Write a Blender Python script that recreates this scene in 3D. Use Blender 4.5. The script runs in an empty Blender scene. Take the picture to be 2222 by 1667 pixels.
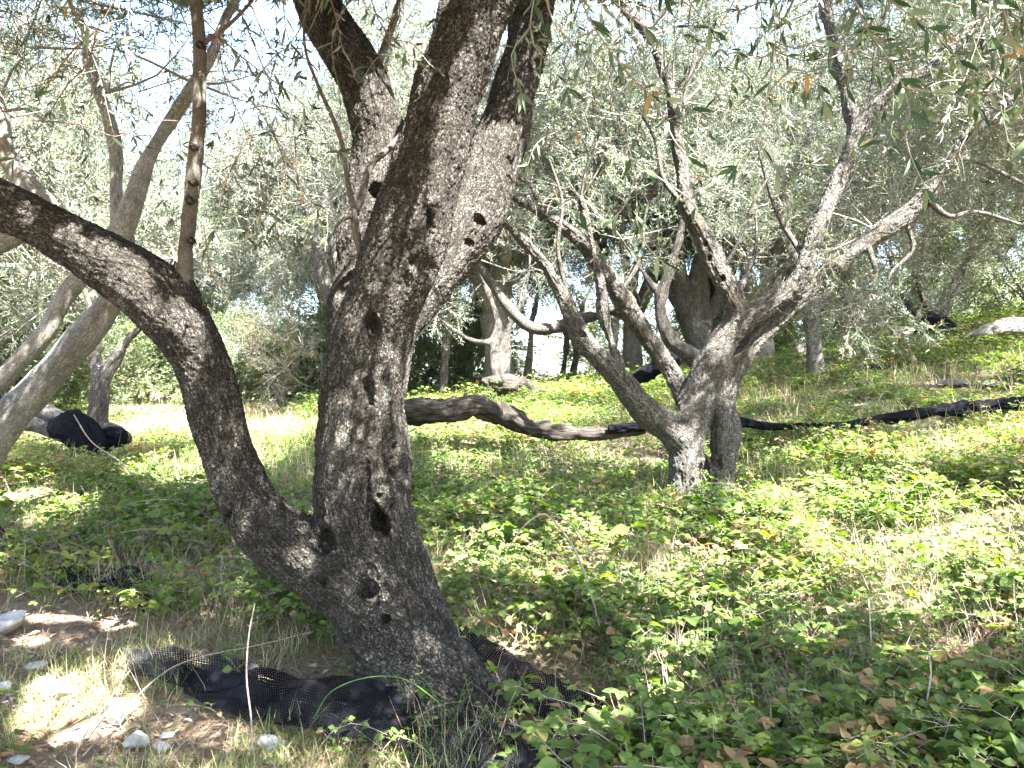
import bpy, math, random
import numpy as np
from mathutils import Vector

rng = np.random.default_rng(7)
random.seed(7)
S = bpy.context.scene
C = S.collection

# ------------------------------------------------------------------ camera, sky, sun, exposure
FPX = 1647.0                      # focal length in photograph pixels (2222 wide)
CAM_Z = 1.55
cam_d = bpy.data.cameras.new('camera')
cam = bpy.data.objects.new('camera', cam_d)
C.objects.link(cam)
cam.location = (0, 0, CAM_Z)
cam.rotation_euler = (math.radians(90), 0, 0)
cam_d.sensor_width = 36.0
cam_d.lens = 36.0 * FPX / 2222.0
cam_d.clip_start = 0.05
cam_d.clip_end = 1000
S.camera = cam

TO_SUN = np.array([0.44, -0.52, 1.0]); TO_SUN /= np.linalg.norm(TO_SUN)
w = bpy.data.worlds.new('World'); S.world = w; w.use_nodes = True
nt = w.node_tree
sky = nt.nodes.new('ShaderNodeTexSky'); sky.sky_type = 'NISHITA'; sky.sun_disc = False
sky.sun_elevation = math.asin(TO_SUN[2]); sky.sun_rotation = math.atan2(TO_SUN[0], TO_SUN[1])
sky.air_density = 1.0; sky.dust_density = 2.0; sky.ozone_density = 1.0
bg = nt.nodes['Background']; bg.inputs['Strength'].default_value = 0.09
nt.links.new(sky.outputs[0], bg.inputs[0])
sun_d = bpy.data.lights.new('sun', 'SUN'); sun_d.energy = 5.0; sun_d.angle = math.radians(0.53)
sun_d.color = (1.0, 0.965, 0.91)
sun = bpy.data.objects.new('sun', sun_d); C.objects.link(sun)
sun.rotation_euler = Vector(TO_SUN).to_track_quat('Z', 'Y').to_euler()
sun.location = (0, 0, 20)
S.view_settings.view_transform = 'Standard'; S.view_settings.look = 'None'
S.view_settings.exposure = 3.85; S.view_settings.gamma = 1.0
S.cycles.max_bounces = 6; S.cycles.diffuse_bounces = 4; S.cycles.glossy_bounces = 2
S.cycles.transmission_bounces = 4; S.cycles.transparent_max_bounces = 8
S.cycles.sample_clamp_indirect = 8.0
S.cycles.use_denoising = True
S.cycles.caustics_reflective = False; S.cycles.caustics_refractive = False


def P(px, py, d):
    """a photograph pixel at depth d -> world point"""
    return np.array([(px - 1111.0) / FPX * d, d, CAM_Z - (py - 833.5) / FPX * d])


# ------------------------------------------------------------------ numeric helpers
def hash3(i, j, k, seed=0):
    h = (i.astype(np.int64) * 73856093) ^ (j.astype(np.int64) * 19349663) ^ (k.astype(np.int64) * 83492791) ^ (seed * 2654435761)
    h = (h & 0xffffffff).astype(np.uint32)
    h ^= h >> np.uint32(16); h = h * np.uint32(0x85ebca6b); h ^= h >> np.uint32(13); h = h * np.uint32(0xc2b2ae35); h ^= h >> np.uint32(16)
    return (h & np.uint32(0xffff)).astype(np.float32) / 65535.0


def vnoise(p, seed=0):
    """smooth value noise in -1..1 of points (N,3)"""
    p = np.asarray(p, dtype=np.float64)
    i = np.floor(p).astype(np.int64); f = p - i
    f = f * f * (3 - 2 * f)
    r = 0
    for dx in (0, 1):
        wx = f[:, 0] if dx else 1 - f[:, 0]
        for dy in (0, 1):
            wy = f[:, 1] if dy else 1 - f[:, 1]
            for dz in (0, 1):
                wz = f[:, 2] if dz else 1 - f[:, 2]
                r = r + wx * wy * wz * hash3(i[:, 0] + dx, i[:, 1] + dy, i[:, 2] + dz, seed)
    return r * 2 - 1


def catmull(pts, rad, step):
    pts = np.asarray(pts, float); rad = np.asarray(rad, float)
    Q = np.vstack([2 * pts[0] - pts[1], pts, 2 * pts[-1] - pts[-2]])
    out, ro = [], []
    for i in range(1, len(Q) - 2):
        a, b, c, d = Q[i - 1], Q[i], Q[i + 1], Q[i + 2]
        n = max(1, int(np.ceil(np.linalg.norm(c - b) / step)))
        for t in np.arange(n) / n:
            out.append(0.5 * ((2 * b) + (-a + c) * t + (2 * a - 5 * b + 4 * c - d) * t * t + (-a + 3 * b - 3 * c + d) * t ** 3))
            ro.append(rad[i - 1] * (1 - t) + rad[i] * t)
    out.append(pts[-1]); ro.append(rad[-1])
    return np.array(out), np.array(ro)


def frames(pts):
    T = np.gradient(pts, axis=0); T /= np.linalg.norm(T, axis=1)[:, None] + 1e-9
    u = np.cross(T[0], [0.3, 1, 0.1]); u /= np.linalg.norm(u)
    U = []
    for t in T:
        u = u - t * np.dot(u, t); u /= np.linalg.norm(u) + 1e-9
        U.append(u)
    U = np.array(U)
    s = np.concatenate([[0], np.cumsum(np.linalg.norm(np.diff(pts, axis=0), axis=1))])
    return T, U, np.cross(T, U), s


class MB:
    """collects polygons; one MB becomes one mesh"""
    def __init__(self):
        self.v, self.polys, self.bark, self.tint, self.n = [], [], [], [], 0

    def add(self, v, polys, mat=0, bark=None, tint=None):
        v = np.asarray(v, np.float32).reshape(-1, 3)
        if isinstance(polys, np.ndarray): polys = [polys]
        for q in polys:
            if len(q): self.polys.append((np.asarray(q, np.int64) + self.n, mat))
        self.v.append(v); self.n += len(v)
        self.bark.append(v if bark is None else np.asarray(bark, np.float32).reshape(-1, 3))
        self.tint.append(np.zeros(len(v), np.float32) if tint is None else np.asarray(tint, np.float32))

    def mesh(self, name, mats, smooth=True):
        me = bpy.data.meshes.new(name)
        v = np.concatenate(self.v)
        lt = np.concatenate([np.full(len(q), q.shape[1]) for q, m in self.polys])
        li = np.concatenate([q.ravel() for q, m in self.polys])
        mi = np.concatenate([np.full(len(q), m) for q, m in self.polys])
        me.vertices.add(len(v)); me.vertices.foreach_set('co', v.ravel())
        me.loops.add(len(li)); me.loops.foreach_set('vertex_index', li.astype(np.int32))
        me.polygons.add(len(lt))
        ls = np.concatenate([[0], np.cumsum(lt)[:-1]])
        me.polygons.foreach_set('loop_start', ls.astype(np.int32))
        me.polygons.foreach_set('loop_total', lt.astype(np.int32))
        me.polygons.foreach_set('material_index', mi.astype(np.int32))
        me.polygons.foreach_set('use_smooth', np.full(len(lt), smooth))
        a = me.attributes.new('bark', 'FLOAT_VECTOR', 'POINT'); a.data.foreach_set('vector', np.concatenate(self.bark).ravel())
        a = me.attributes.new('tint', 'FLOAT', 'POINT'); a.data.foreach_set('value', np.concatenate(self.tint))
        me.update(calc_edges=True)
        for m in mats: me.materials.append(m)
        return me

    def build(self, name, mats, parent=None, smooth=True):
        if not isinstance(mats, (list, tuple)): mats = [mats]
        return link(name, self.mesh(name, mats, smooth), parent)


def link(name, me, parent=None):
    o = bpy.data.objects.new(name, me); C.objects.link(o)
    if parent is not None:
        o.parent = parent
        o.matrix_parent_inverse = parent.matrix_basis.inverted()
    return o


def tag(o, label=None, cat=None, group=None, kind=None):
    if label: o['label'] = label
    if cat: o['category'] = cat
    if group: o['group'] = group
    if kind: o['kind'] = kind
    return o


def empty(name, loc, label, cat, group=None):
    o = bpy.data.objects.new(name, None); C.objects.link(o); o.location = [float(c) for c in loc]
    o.empty_display_size = 0.1
    return tag(o, label, cat, group)


def tube(mb, pts, rad, n=8, step=0.1, mat=0, lump=0.0, seed=0, cap=True, tint=0.0, off=0.0, ridge=0.0):
    p, r = catmull(pts, rad, step)
    T, U, W, s = frames(p)
    a = np.linspace(0, 2 * np.pi, n, endpoint=False)
    ca, sa = np.cos(a), np.sin(a)
    rr = np.repeat(r[:, None], n, 1)
    bark = np.stack([rr * ca, rr * sa, np.repeat(s[:, None] + off, n, 1)], -1)
    if lump:
        q = bark.reshape(-1, 3) / max(r.max(), 1e-4)
        k = vnoise(q * [1.6, 1.6, .9] + seed, seed) * .6 + vnoise(q * [4, 4, 1.6] + seed, seed + 1) * .4
        rr = rr * (1 + lump * k.reshape(rr.shape))
        if ridge: rr = rr * (1 + ridge * (np.abs(vnoise(bark.reshape(-1, 3) * [28, 28, 7] + seed, seed + 5)) * 1.4 + vnoise(bark.reshape(-1, 3) * [60, 60, 25], seed + 6) * .5 - .3).reshape(rr.shape))
    v = p[:, None, :] + rr[..., None] * (ca[None, :, None] * U[:, None, :] + sa[None, :, None] * W[:, None, :])
    m = len(p)
    i = np.arange(m - 1)[:, None] * n; j = np.arange(n)[None]; j2 = (j + 1) % n
    q = np.stack([i + j, i + j2, i + n + j2, i + n + j], -1).reshape(-1, 4)
    polys = [q]
    if cap and n > 3:
        polys.append(np.arange(n)[::-1][None]); polys.append((np.arange(n) + (m - 1) * n)[None])
    mb.add(v, polys, mat, bark, np.full(m * n, tint))


def surface_nets(f, org, h):
    """isosurface f=0 (f<0 inside) -> verts, quads"""
    ins = f < 0
    nx, ny, nz = f.shape
    cnt = np.zeros((nx - 1, ny - 1, nz - 1), np.int8)
    for dx in (0, 1):
        for dy in (0, 1):
            for dz in (0, 1):
                cnt += ins[dx:nx - 1 + dx, dy:ny - 1 + dy, dz:nz - 1 + dz]
    act = np.argwhere((cnt > 0) & (cnt < 8))
    idx = -np.ones(cnt.shape, np.int32); idx[act[:, 0], act[:, 1], act[:, 2]] = np.arange(len(act))
    acc = np.zeros((len(act), 3)); num = np.zeros(len(act))
    corners = [(a, b, c) for a in (0, 1) for b in (0, 1) for c in (0, 1)]
    for a in corners:
        for ax in range(3):
            if a[ax]: continue
            b = list(a); b[ax] = 1
            A = act + a; B = act + b
            fa = f[A[:, 0], A[:, 1], A[:, 2]]; fb = f[B[:, 0], B[:, 1], B[:, 2]]
            m = (fa < 0) != (fb < 0)
            t = np.where(m, fa / np.where(m, fa - fb, 1), 0)
            pos = np.tile(np.array(a, float), (len(act), 1)); pos[:, ax] += t
            acc[m] += pos[m]; num[m] += 1
    v = (act + acc / num[:, None]) * h + org
    quads = []
    for ax in range(3):
        sl0 = [slice(None)] * 3; sl1 = [slice(None)] * 3
        sl0[ax] = slice(0, -1); sl1[ax] = slice(1, None)
        a = ins[tuple(sl0)]; b = ins[tuple(sl1)]
        e = np.argwhere(a != b)
        o1, o2 = [(1, 2), (2, 0), (0, 1)][ax]
        ok = (e[:, o1] > 0) & (e[:, o2] > 0) & (e[:, o1] < f.shape[o1] - 1) & (e[:, o2] < f.shape[o2] - 1)
        e = e[ok]
        flip = a[e[:, 0], e[:, 1], e[:, 2]]
        def c(d1, d2):
            g = e.copy(); g[:, o1] -= d1; g[:, o2] -= d2
            return idx[g[:, 0], g[:, 1], g[:, 2]]
        q = np.stack([c(1, 1), c(0, 1), c(0, 0), c(1, 0)], -1)
        q[~flip] = q[~flip][:, ::-1]
        quads.append(q)
    return v, np.concatenate(quads)


def sdf_wood(chains, holes, h, k, zmin, flute=0.02, seed=0, warp=0.0):
    """several limbs fused with soft unions, hollows cut out; chains: (pts, radii)"""
    res = [catmull(p, r, 0.08) for p, r in chains]
    allp = np.concatenate([p for p, r in res]); mr = max(r.max() for p, r in res)
    lo = allp.min(0) - mr - 0.1; hi = allp.max(0) + mr + 0.1
    lo[2] = max(lo[2], zmin)
    n = np.ceil((hi - lo) / h).astype(int)
    ax = [lo[i] + np.arange(n[i]) * h for i in range(3)]
    F = np.full(n, 0.2, np.float32)
    mar = 0.11
    for p, r in res:
        clo = np.maximum(((p - r[:, None]).min(0) - mar - lo) // h, 0).astype(int)
        chi = np.minimum(((p + r[:, None]).max(0) + mar - lo) // h + 1, n).astype(int)
        D = np.full(chi - clo, 0.2, np.float32)
        for i in range(len(p) - 1):
            a, b, ra, rb = p[i], p[i + 1], r[i], r[i + 1]
            m = max(ra, rb) + mar
            s0 = np.clip(((np.minimum(a, b) - m - lo) // h).astype(int), clo, chi)
            s1 = np.clip(((np.maximum(a, b) + m - lo) // h + 1).astype(int), clo, chi)
            if np.any(s1 <= s0): continue
            X = ax[0][s0[0]:s1[0]][:, None, None].astype(np.float32); Y = ax[1][s0[1]:s1[1]][None, :, None].astype(np.float32); Z = ax[2][s0[2]:s1[2]][None, None, :].astype(np.float32)
            ab = (b - a).astype(np.float32); L = float(ab @ ab)
            t = np.clip(((X - a[0]) * ab[0] + (Y - a[1]) * ab[1] + (Z - a[2]) * ab[2]) / L, 0, 1)
            d = np.sqrt((X - a[0] - t * ab[0]) ** 2 + (Y - a[1] - t * ab[1]) ** 2 + (Z - a[2] - t * ab[2]) ** 2) - (ra + t * (rb - ra))
            t0 = s0 - clo; t1 = s1 - clo
            sub = D[t0[0]:t1[0], t0[1]:t1[1], t0[2]:t1[2]]
            np.minimum(sub, d, out=sub)
        sub = F[clo[0]:chi[0], clo[1]:chi[1], clo[2]:chi[2]]
        hh = np.maximum(k - np.abs(sub - D), 0) / k
        sub[...] = np.minimum(sub, D) - hh * hh * k * 0.25
    for c, rad in holes:
        c = np.asarray(c, float); rad = np.asarray(rad, float) * np.ones(3)
        s0 = np.clip(((c - rad * 1.6 - lo) // h).astype(int), 0, n); s1 = np.clip(((c + rad * 1.6 - lo) // h + 1).astype(int), 0, n)
        if np.any(s1 <= s0): continue
        X = ax[0][s0[0]:s1[0]][:, None, None]; Y = ax[1][s0[1]:s1[1]][None, :, None]; Z = ax[2][s0[2]:s1[2]][None, None, :]
        e = (np.sqrt(((X - c[0]) / rad[0]) ** 2 + ((Y - c[1]) / rad[1]) ** 2 + ((Z - c[2]) / rad[2]) ** 2) - 1) * rad.min()
        sub = F[s0[0]:s1[0], s0[1]:s1[1], s0[2]:s1[2]]
        G = np.stack(np.broadcast_arrays(X, Y, Z), -1).reshape(-1, 3)
        e = e + (vnoise(G / (rad.min() * 1.3), 5) * rad.min() * .42 + vnoise(G / (rad.min() * .6), 6) * rad.min() * .15).reshape(e.shape)
        sub -= (np.exp(-((e - .012) / .03) ** 2) * min(.016, rad.min() * .3)).astype(np.float32)
        kk = 0.022; g = -e.astype(np.float32)
        hh = np.maximum(kk - np.abs(sub - g), 0) / kk
        sub[...] = np.maximum(sub, g) + hh * hh * kk * 0.25
    F[:, :, 0] = 0.1
    v, q = surface_nets(F, lo, h)
    del F
    return v, q, res


def bark_coords(v, res):
    """coordinates that run along the nearest limb: (across, across, along)"""
    best = np.full(len(v), 1e9); out = np.zeros((len(v), 3)); v = v.astype(float)
    for ci, (p, r) in enumerate(res):
        T, U, W, s = frames(p); R = r.max() + .3
        ix = np.nonzero(np.all((v > p.min(0) - R) & (v < p.max(0) + R), axis=1))[0]
        if not len(ix): continue
        vv = v[ix]; bd = np.full(len(ix), 1e9); bs = np.zeros(len(ix)); seg = np.zeros(len(ix), int); tt = np.zeros(len(ix))
        for i in range(len(p) - 1):
            a, b = p[i], p[i + 1]; ab = b - a
            t = np.clip((vv - a) @ ab / (ab @ ab), 0, 1)
            d = np.linalg.norm(vv - a - t[:, None] * ab, axis=1)
            g = d < bd; bd[g] = d[g]; seg[g] = i; tt[g] = t[g]
        # let the along-coordinate run on smoothly where the axis bends
        c = p[seg] * (1 - tt[:, None]) + p[seg + 1] * tt[:, None]; dv = vv - c
        Tt = T[seg] * (1 - tt[:, None]) + T[seg + 1] * tt[:, None]
        dd = bd - (r[seg] * (1 - tt) + r[seg + 1] * tt)
        g = dd < best[ix]; jx = ix[g]; best[jx] = dd[g]
        u = U[seg] * (1 - tt[:, None]) + U[seg + 1] * tt[:, None]; w_ = W[seg] * (1 - tt[:, None]) + W[seg + 1] * tt[:, None]
        out[jx, 0] = (dv * u).sum(1)[g]; out[jx, 1] = (dv * w_).sum(1)[g]
        out[jx, 2] = (s[seg] + tt * (s[seg + 1] - s[seg]) + (dv * Tt).sum(1))[g] + ci * 7.3
    return out


def vert_normals(v, q):
    a = v[q[:, 2]] - v[q[:, 0]]; b = v[q[:, 3]] - v[q[:, 1]]
    fn = np.cross(a, b); N = np.zeros_like(v)
    for i in range(4):
        for c in range(3):
            N[:, c] += np.bincount(q[:, i], fn[:, c], len(v))
    return N / (np.linalg.norm(N, axis=1)[:, None] + 1e-12)


def subdivide(v, q):
    """one linear split of a quad mesh, then light smoothing"""
    e = np.concatenate([q[:, [0, 1]], q[:, [1, 2]], q[:, [2, 3]], q[:, [3, 0]]]); e.sort(axis=1)
    key = e[:, 0].astype(np.int64) * len(v) + e[:, 1]
    uk, inv = np.unique(key, return_inverse=True)
    ev = 0.5 * (v[uk // len(v)] + v[uk % len(v)])
    fv = v[q].mean(1); n, m = len(v), len(q)
    E = (inv + n).reshape(4, m).T; Fc = n + len(uk) + np.arange(m)
    Q = np.concatenate([np.stack([q[:, i], E[:, i], Fc, E[:, (i + 3) % 4]], -1) for i in range(4)])
    V = np.concatenate([v, ev, fv])
    return smooth(V, Q, 1), Q


def smooth(V, Q, it):
    for _ in range(it):
        A = np.zeros_like(V); c = np.zeros(len(V))
        for i in range(4):
            a, b = Q[:, i], Q[:, (i + 1) % 4]
            for k in range(3): A[:, k] += np.bincount(a, V[b, k], len(V)) + np.bincount(b, V[a, k], len(V))
            c += np.bincount(a, minlength=len(V)) + np.bincount(b, minlength=len(V))
        V = 0.5 * V + 0.5 * A / c[:, None]
    return V


def worley(p, seed=0):
    """distance to nearest minus second-nearest feature point: 0 at cell borders"""
    i0 = np.floor(p).astype(np.int64); d1 = np.full(len(p), 9.0); d2 = np.full(len(p), 9.0); cid = np.zeros(len(p), np.float32)
    for dx in (-1, 0, 1):
        for dy in (-1, 0, 1):
            for dz in (-1, 0, 1):
                c = i0 + [dx, dy, dz]
                o = np.stack([hash3(c[:, 0], c[:, 1], c[:, 2], seed + k) for k in range(3)], -1)
                d = np.linalg.norm(c + o - p, axis=1)
                m = d < d1
                d2 = np.where(m, d1, np.minimum(d2, d)); cid = np.where(m, o[:, 0], cid); d1 = np.where(m, d, d1)
    return d2 - d1, cid


# ------------------------------------------------------------------ materials
def new_mat(name):
    m = bpy.data.materials.new(name); m.use_nodes = True
    nt = m.node_tree; nt.nodes.clear()
    return m, nt, nt.nodes.new('ShaderNodeOutputMaterial')


def N(nt, typ, **kw):
    n = nt.nodes.new(typ)
    ins = kw.pop('ins', {})
    for k, v in kw.items(): setattr(n, k, v)
    for k, v in ins.items():
        if hasattr(v, 'is_output') or isinstance(v, bpy.types.NodeSocket): nt.links.new(v, n.inputs[k])
        else: n.inputs[k].default_value = v
    return n


def ramp(nt, fac, stops, interp='LINEAR'):
    n = nt.nodes.new('ShaderNodeValToRGB'); n.color_ramp.interpolation = interp
    el = n.color_ramp.elements
    while len(el) < len(stops): el.new(0.5)
    for e, (p, c) in zip(el, stops):
        e.position = p; e.color = (c[0], c[1], c[2], 1) if hasattr(c, '__len__') else (c, c, c, 1)
    nt.links.new(fac, n.inputs[0])
    return n.outputs[0]


def bark_mat(name, dark, mid, light, scale=55.0, stretch=0.45, lichen=0.3, lichen_col=(.36, .38, .33), bump=0.6, crack=0.16, moss=0.0, fiss=.5):
    m, nt, out = new_mat(name)
    at = N(nt, 'ShaderNodeAttribute', attribute_name='bark')
    warpn = N(nt, 'ShaderNodeTexNoise', ins={'Vector': at.outputs['Vector'], 'Scale': 30.0, 'Detail': 6.0, 'Roughness': .65})
    wv = N(nt, 'ShaderNodeVectorMath', operation='MULTIPLY_ADD', ins={0: warpn.outputs['Color'], 1: (0.045,) * 3, 2: at.outputs['Vector']})
    mp = N(nt, 'ShaderNodeMapping', ins={'Vector': wv.outputs[0], 'Scale': (1, 1, stretch)})
    v1 = N(nt, 'ShaderNodeTexVoronoi', feature='DISTANCE_TO_EDGE', ins={'Vector': mp.outputs[0], 'Scale': scale, 'Randomness': 1.0})
    v2 = N(nt, 'ShaderNodeTexVoronoi', feature='F1', ins={'Vector': mp.outputs[0], 'Scale': scale, 'Randomness': 1.0})
    nf = N(nt, 'ShaderNodeTexNoise', ins={'Vector': at.outputs['Vector'], 'Scale': 210.0, 'Detail': 5.0, 'Roughness': .75})
    nb = N(nt, 'ShaderNodeTexNoise', ins={'Vector': at.outputs['Vector'], 'Scale': 6.0, 'Detail': 6.0, 'Roughness': .65})
    # long furrows that follow the limb
    fm = N(nt, 'ShaderNodeMapping', ins={'Vector': wv.outputs[0], 'Scale': (1, 1, .16)})
    fz = N(nt, 'ShaderNodeTexNoise', ins={'Vector': fm.outputs[0], 'Scale': 75.0, 'Detail': 5.0, 'Roughness': .7})
    fr = N(nt, 'ShaderNodeMapRange', ins={0: fz.outputs[0], 1: .36, 2: .52})
    cw = N(nt, 'ShaderNodeMapRange', ins={0: nb.outputs[0], 1: .35, 2: .65, 3: crack * .4, 4: crack * 1.7})
    plate0 = N(nt, 'ShaderNodeMapRange', ins={0: v1.outputs['Distance'], 1: 0.0, 2: cw.outputs[0]})
    fmix = N(nt, 'ShaderNodeMath', operation='MULTIPLY_ADD', ins={0: fr.outputs[0], 1: fiss, 2: 1 - fiss})
    plate = N(nt, 'ShaderNodeMath', operation='MULTIPLY', ins={0: plate0.outputs[0], 1: fmix.outputs[0]})
    sep = N(nt, 'ShaderNodeSeparateColor', ins={0: v2.outputs['Color']})
    mixf = N(nt, 'ShaderNodeMath', operation='MULTIPLY_ADD', ins={0: sep.outputs[0], 1: 0.16, 2: nb.outputs[0]})
    mixf2 = N(nt, 'ShaderNodeMath', operation='MULTIPLY_ADD', ins={0: nf.outputs[0], 1: 0.6, 2: mixf.outputs[0]})
    base = ramp(nt, mixf2.outputs[0], [(0.62, dark), (0.84, mid), (1.0, light)])
    c1 = N(nt, 'ShaderNodeMix', data_type='RGBA', ins={0: plate.outputs[0], 6: tuple(c * .30 for c in dark) + (1,), 7: base})
    geo = N(nt, 'ShaderNodeNewGeometry')
    ln = N(nt, 'ShaderNodeTexNoise', ins={'Vector': geo.outputs['Position'], 'Scale': 4.2, 'Detail': 9.0, 'Roughness': .82})
    lm = ramp(nt, ln.outputs[0], [(0.72 - lichen * .3, 0.0), (0.75 - lichen * .3, 1.0)])
    ls = N(nt, 'ShaderNodeMath', operation='MULTIPLY', ins={0: lm, 1: plate.outputs[0]})
    ls2 = N(nt, 'ShaderNodeMath', operation='MULTIPLY', ins={0: ls.outputs[0], 1: 0.8})
    c2 = N(nt, 'ShaderNodeMix', data_type='RGBA', ins={0: ls2.outputs[0], 6: c1.outputs[2], 7: lichen_col + (1,)})
    col = c2.outputs[2]
    if moss:
        mn = N(nt, 'ShaderNodeTexNoise', ins={'Vector': geo.outputs['Position'], 'Scale': 3.0, 'Detail': 5.0})
        mm = ramp(nt, mn.outputs[0], [(0.56, 0.0), (0.68, moss)])
        col = N(nt, 'ShaderNodeMix', data_type='RGBA', ins={0: mm, 6: col, 7: (.15, .115, .05, 1)}).outputs[2]
    b = N(nt, 'ShaderNodeBsdfPrincipled', ins={'Base Color': col, 'Roughness': 0.9, 'Specular IOR Level': 0.2})
    hgt = N(nt, 'ShaderNodeMath', operation='MULTIPLY_ADD', ins={0: nf.outputs[0], 1: 0.6, 2: plate.outputs[0]})
    hgt2 = N(nt, 'ShaderNodeMath', operation='MULTIPLY_ADD', ins={0: sep.outputs[1], 1: 0.4, 2: hgt.outputs[0]})
    bp = N(nt, 'ShaderNodeBump', ins={'Strength': bump, 'Distance': 0.009, 'Height': hgt2.outputs[0]})
    nt.links.new(bp.outputs[0], b.inputs['Normal']); nt.links.new(b.outputs[0], out.inputs[0])
    return m


def leaf_mat(name, stops, back=None, trans=0.3, rough=0.45, spec=0.4, noise=0.0):
    m, nt, out = new_mat(name)
    at = N(nt, 'ShaderNodeAttribute', attribute_name='tint')
    col = ramp(nt, at.outputs['Fac'], stops)
    if noise:
        g = N(nt, 'ShaderNodeNewGeometry')
        nn = N(nt, 'ShaderNodeTexNoise', ins={'Vector': g.outputs['Position'], 'Scale': 60.0, 'Detail': 2.0})
        v = N(nt, 'ShaderNodeMapRange', ins={0: nn.outputs[0], 1: .3, 2: .7, 3: 1 - noise, 4: 1 + noise})
        hs = N(nt, 'ShaderNodeHueSaturation', ins={'Color': col, 'Value': v.outputs[0]}); col = hs.outputs[0]
    tc = col
    if back:
        g = N(nt, 'ShaderNodeNewGeometry')
        bc = ramp(nt, at.outputs['Fac'], back)
        col = N(nt, 'ShaderNodeMix', data_type='RGBA', ins={0: g.outputs['Backfacing'], 6: col, 7: bc}).outputs[2]
    b = N(nt, 'ShaderNodeBsdfPrincipled', ins={'Base Color': col, 'Roughness': rough, 'Specular IOR Level': spec})
    t = N(nt, 'ShaderNodeBsdfTranslucent')
    gm = N(nt, 'ShaderNodeHueSaturation', ins={'Color': tc, 'Saturation': 1.15, 'Value': 1.9})
    nt.links.new(gm.outputs[0], t.inputs[0])
    mx = N(nt, 'ShaderNodeMixShader', ins={0: trans, 1: b.outputs[0], 2: t.outputs[0]})
    nt.links.new(mx.outputs[0], out.inputs[0])
    return m


M_BARK = bark_mat('bark_old', (.036, .031, .026), (.082, .073, .062), (.19, .175, .152), scale=80, stretch=.5, lichen=.36, crack=.13, lichen_col=(.27, .30, .28), bump=1.0, fiss=.8)
M_BARK2 = bark_mat('bark_grey', (.065, .060, .052), (.140, .130, .115), (.27, .255, .235), scale=85, stretch=.45, lichen=.36, moss=.25, crack=.11, bump=1.0, lichen_col=(.32, .335, .31), fiss=.65)
M_PALE = bark_mat('bark_pale', (.13, .12, .105), (.25, .235, .21), (.40, .385, .355), scale=90, stretch=.5, lichen=.3, bump=.6, crack=.07, moss=.6, fiss=.45)
M_SHOOT = bark_mat('bark_shoot', (.055, .047, .039), (.105, .092, .078), (.19, .175, .155), scale=190, stretch=.7, lichen=.2, bump=.3, crack=.05, fiss=.2)


def simple_mat(name, col, rough=.8, noise_scale=30.0, amt=.35, bump=.3, spec=.3, attr=None):
    m, nt, out = new_mat(name)
    g = N(nt, 'ShaderNodeNewGeometry')
    nn = N(nt, 'ShaderNodeTexNoise', ins={'Vector': g.outputs['Position'], 'Scale': noise_scale, 'Detail': 6.0, 'Roughness': .65})
    c = ramp(nt, nn.outputs[0], [(.3, tuple(x * (1 - amt) for x in col)), (.7, tuple(min(1, x * (1 + amt)) for x in col))])
    b = N(nt, 'ShaderNodeBsdfPrincipled', ins={'Base Color': c, 'Roughness': rough, 'Specular IOR Level': spec})
    bp = N(nt, 'ShaderNodeBump', ins={'Strength': bump, 'Distance': .01, 'Height': nn.outputs[0]})
    nt.links.new(bp.outputs[0], b.inputs['Normal']); nt.links.new(b.outputs[0], out.inputs[0])
    return m


M_TWIG = simple_mat('twig', (.22, .20, .175), noise_scale=80)
M_TWIG_RED = simple_mat('twig_red', (.15, .09, .075), noise_scale=80)
M_CANE = simple_mat('cane', (.30, .24, .20), noise_scale=60)
M_OLIVE = leaf_mat('olive_leaf', [(0, (.038, .060, .030)), (.5, (.065, .090, .048)), (.85, (.11, .14, .065)), (1, (.30, .19, .06))],
                   back=[(0, (.14, .165, .125)), (.8, (.20, .225, .17)), (1, (.3, .22, .12))], trans=.28, rough=.38, spec=.5)
M_OLIVE_NEAR = leaf_mat('olive_leaf_near', [(0, (.028, .062, .038)), (.5, (.045, .085, .04)), (.85, (.09, .13, .04)), (1, (.30, .17, .05))],
                        back=[(0, (.15, .19, .12)), (.8, (.22, .26, .15)), (1, (.3, .2, .1))], trans=.25, rough=.35, spec=.5)
M_FRUIT = leaf_mat('olive_fruit', [(0, (.10, .17, .04)), (1, (.14, .2, .05))], trans=.0, rough=.35, spec=.5)
M_BRAMBLE = leaf_mat('bramble_leaf', [(0, (.045, .092, .014)), (.35, (.085, .150, .022)), (.6, (.16, .22, .032)), (.78, (.28, .285, .06)),
                                      (.88, (.30, .23, .10)), (.95, (.22, .11, .05)), (1, (.17, .085, .05))],
                     back=[(0, (.085, .135, .04)), (.6, (.15, .21, .055)), (.8, (.27, .26, .08)), (1, (.33, .19, .12))], trans=.40, rough=.55, spec=.22, noise=.15)
M_WISP = leaf_mat('wisp_leaf', [(0, (.07, .15, .04)), (.6, (.13, .22, .06)), (1, (.2, .26, .08))], trans=.3, rough=.6, spec=.2)
M_GRASS = leaf_mat('grass_blade', [(0, (.09, .15, .04)), (.4, (.17, .21, .07)), (.6, (.36, .31, .17)), (1, (.52, .45, .30))], trans=.25, rough=.6, spec=.2)
M_LITTER = leaf_mat('litter_leaf', [(0, (.10, .055, .035)), (.4, (.22, .13, .08)), (.7, (.36, .25, .17)), (1, (.50, .42, .33))], trans=.05, rough=.7, spec=.2)
M_NEEDLE = leaf_mat('dry_stick', [(0, (.11, .055, .035)), (.5, (.23, .14, .095)), (1, (.44, .36, .28))], trans=.0, rough=.75, spec=.2)
M_ROCK = simple_mat('limestone', (.36, .35, .33), rough=.9, noise_scale=9, amt=.35, bump=.9)
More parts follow.
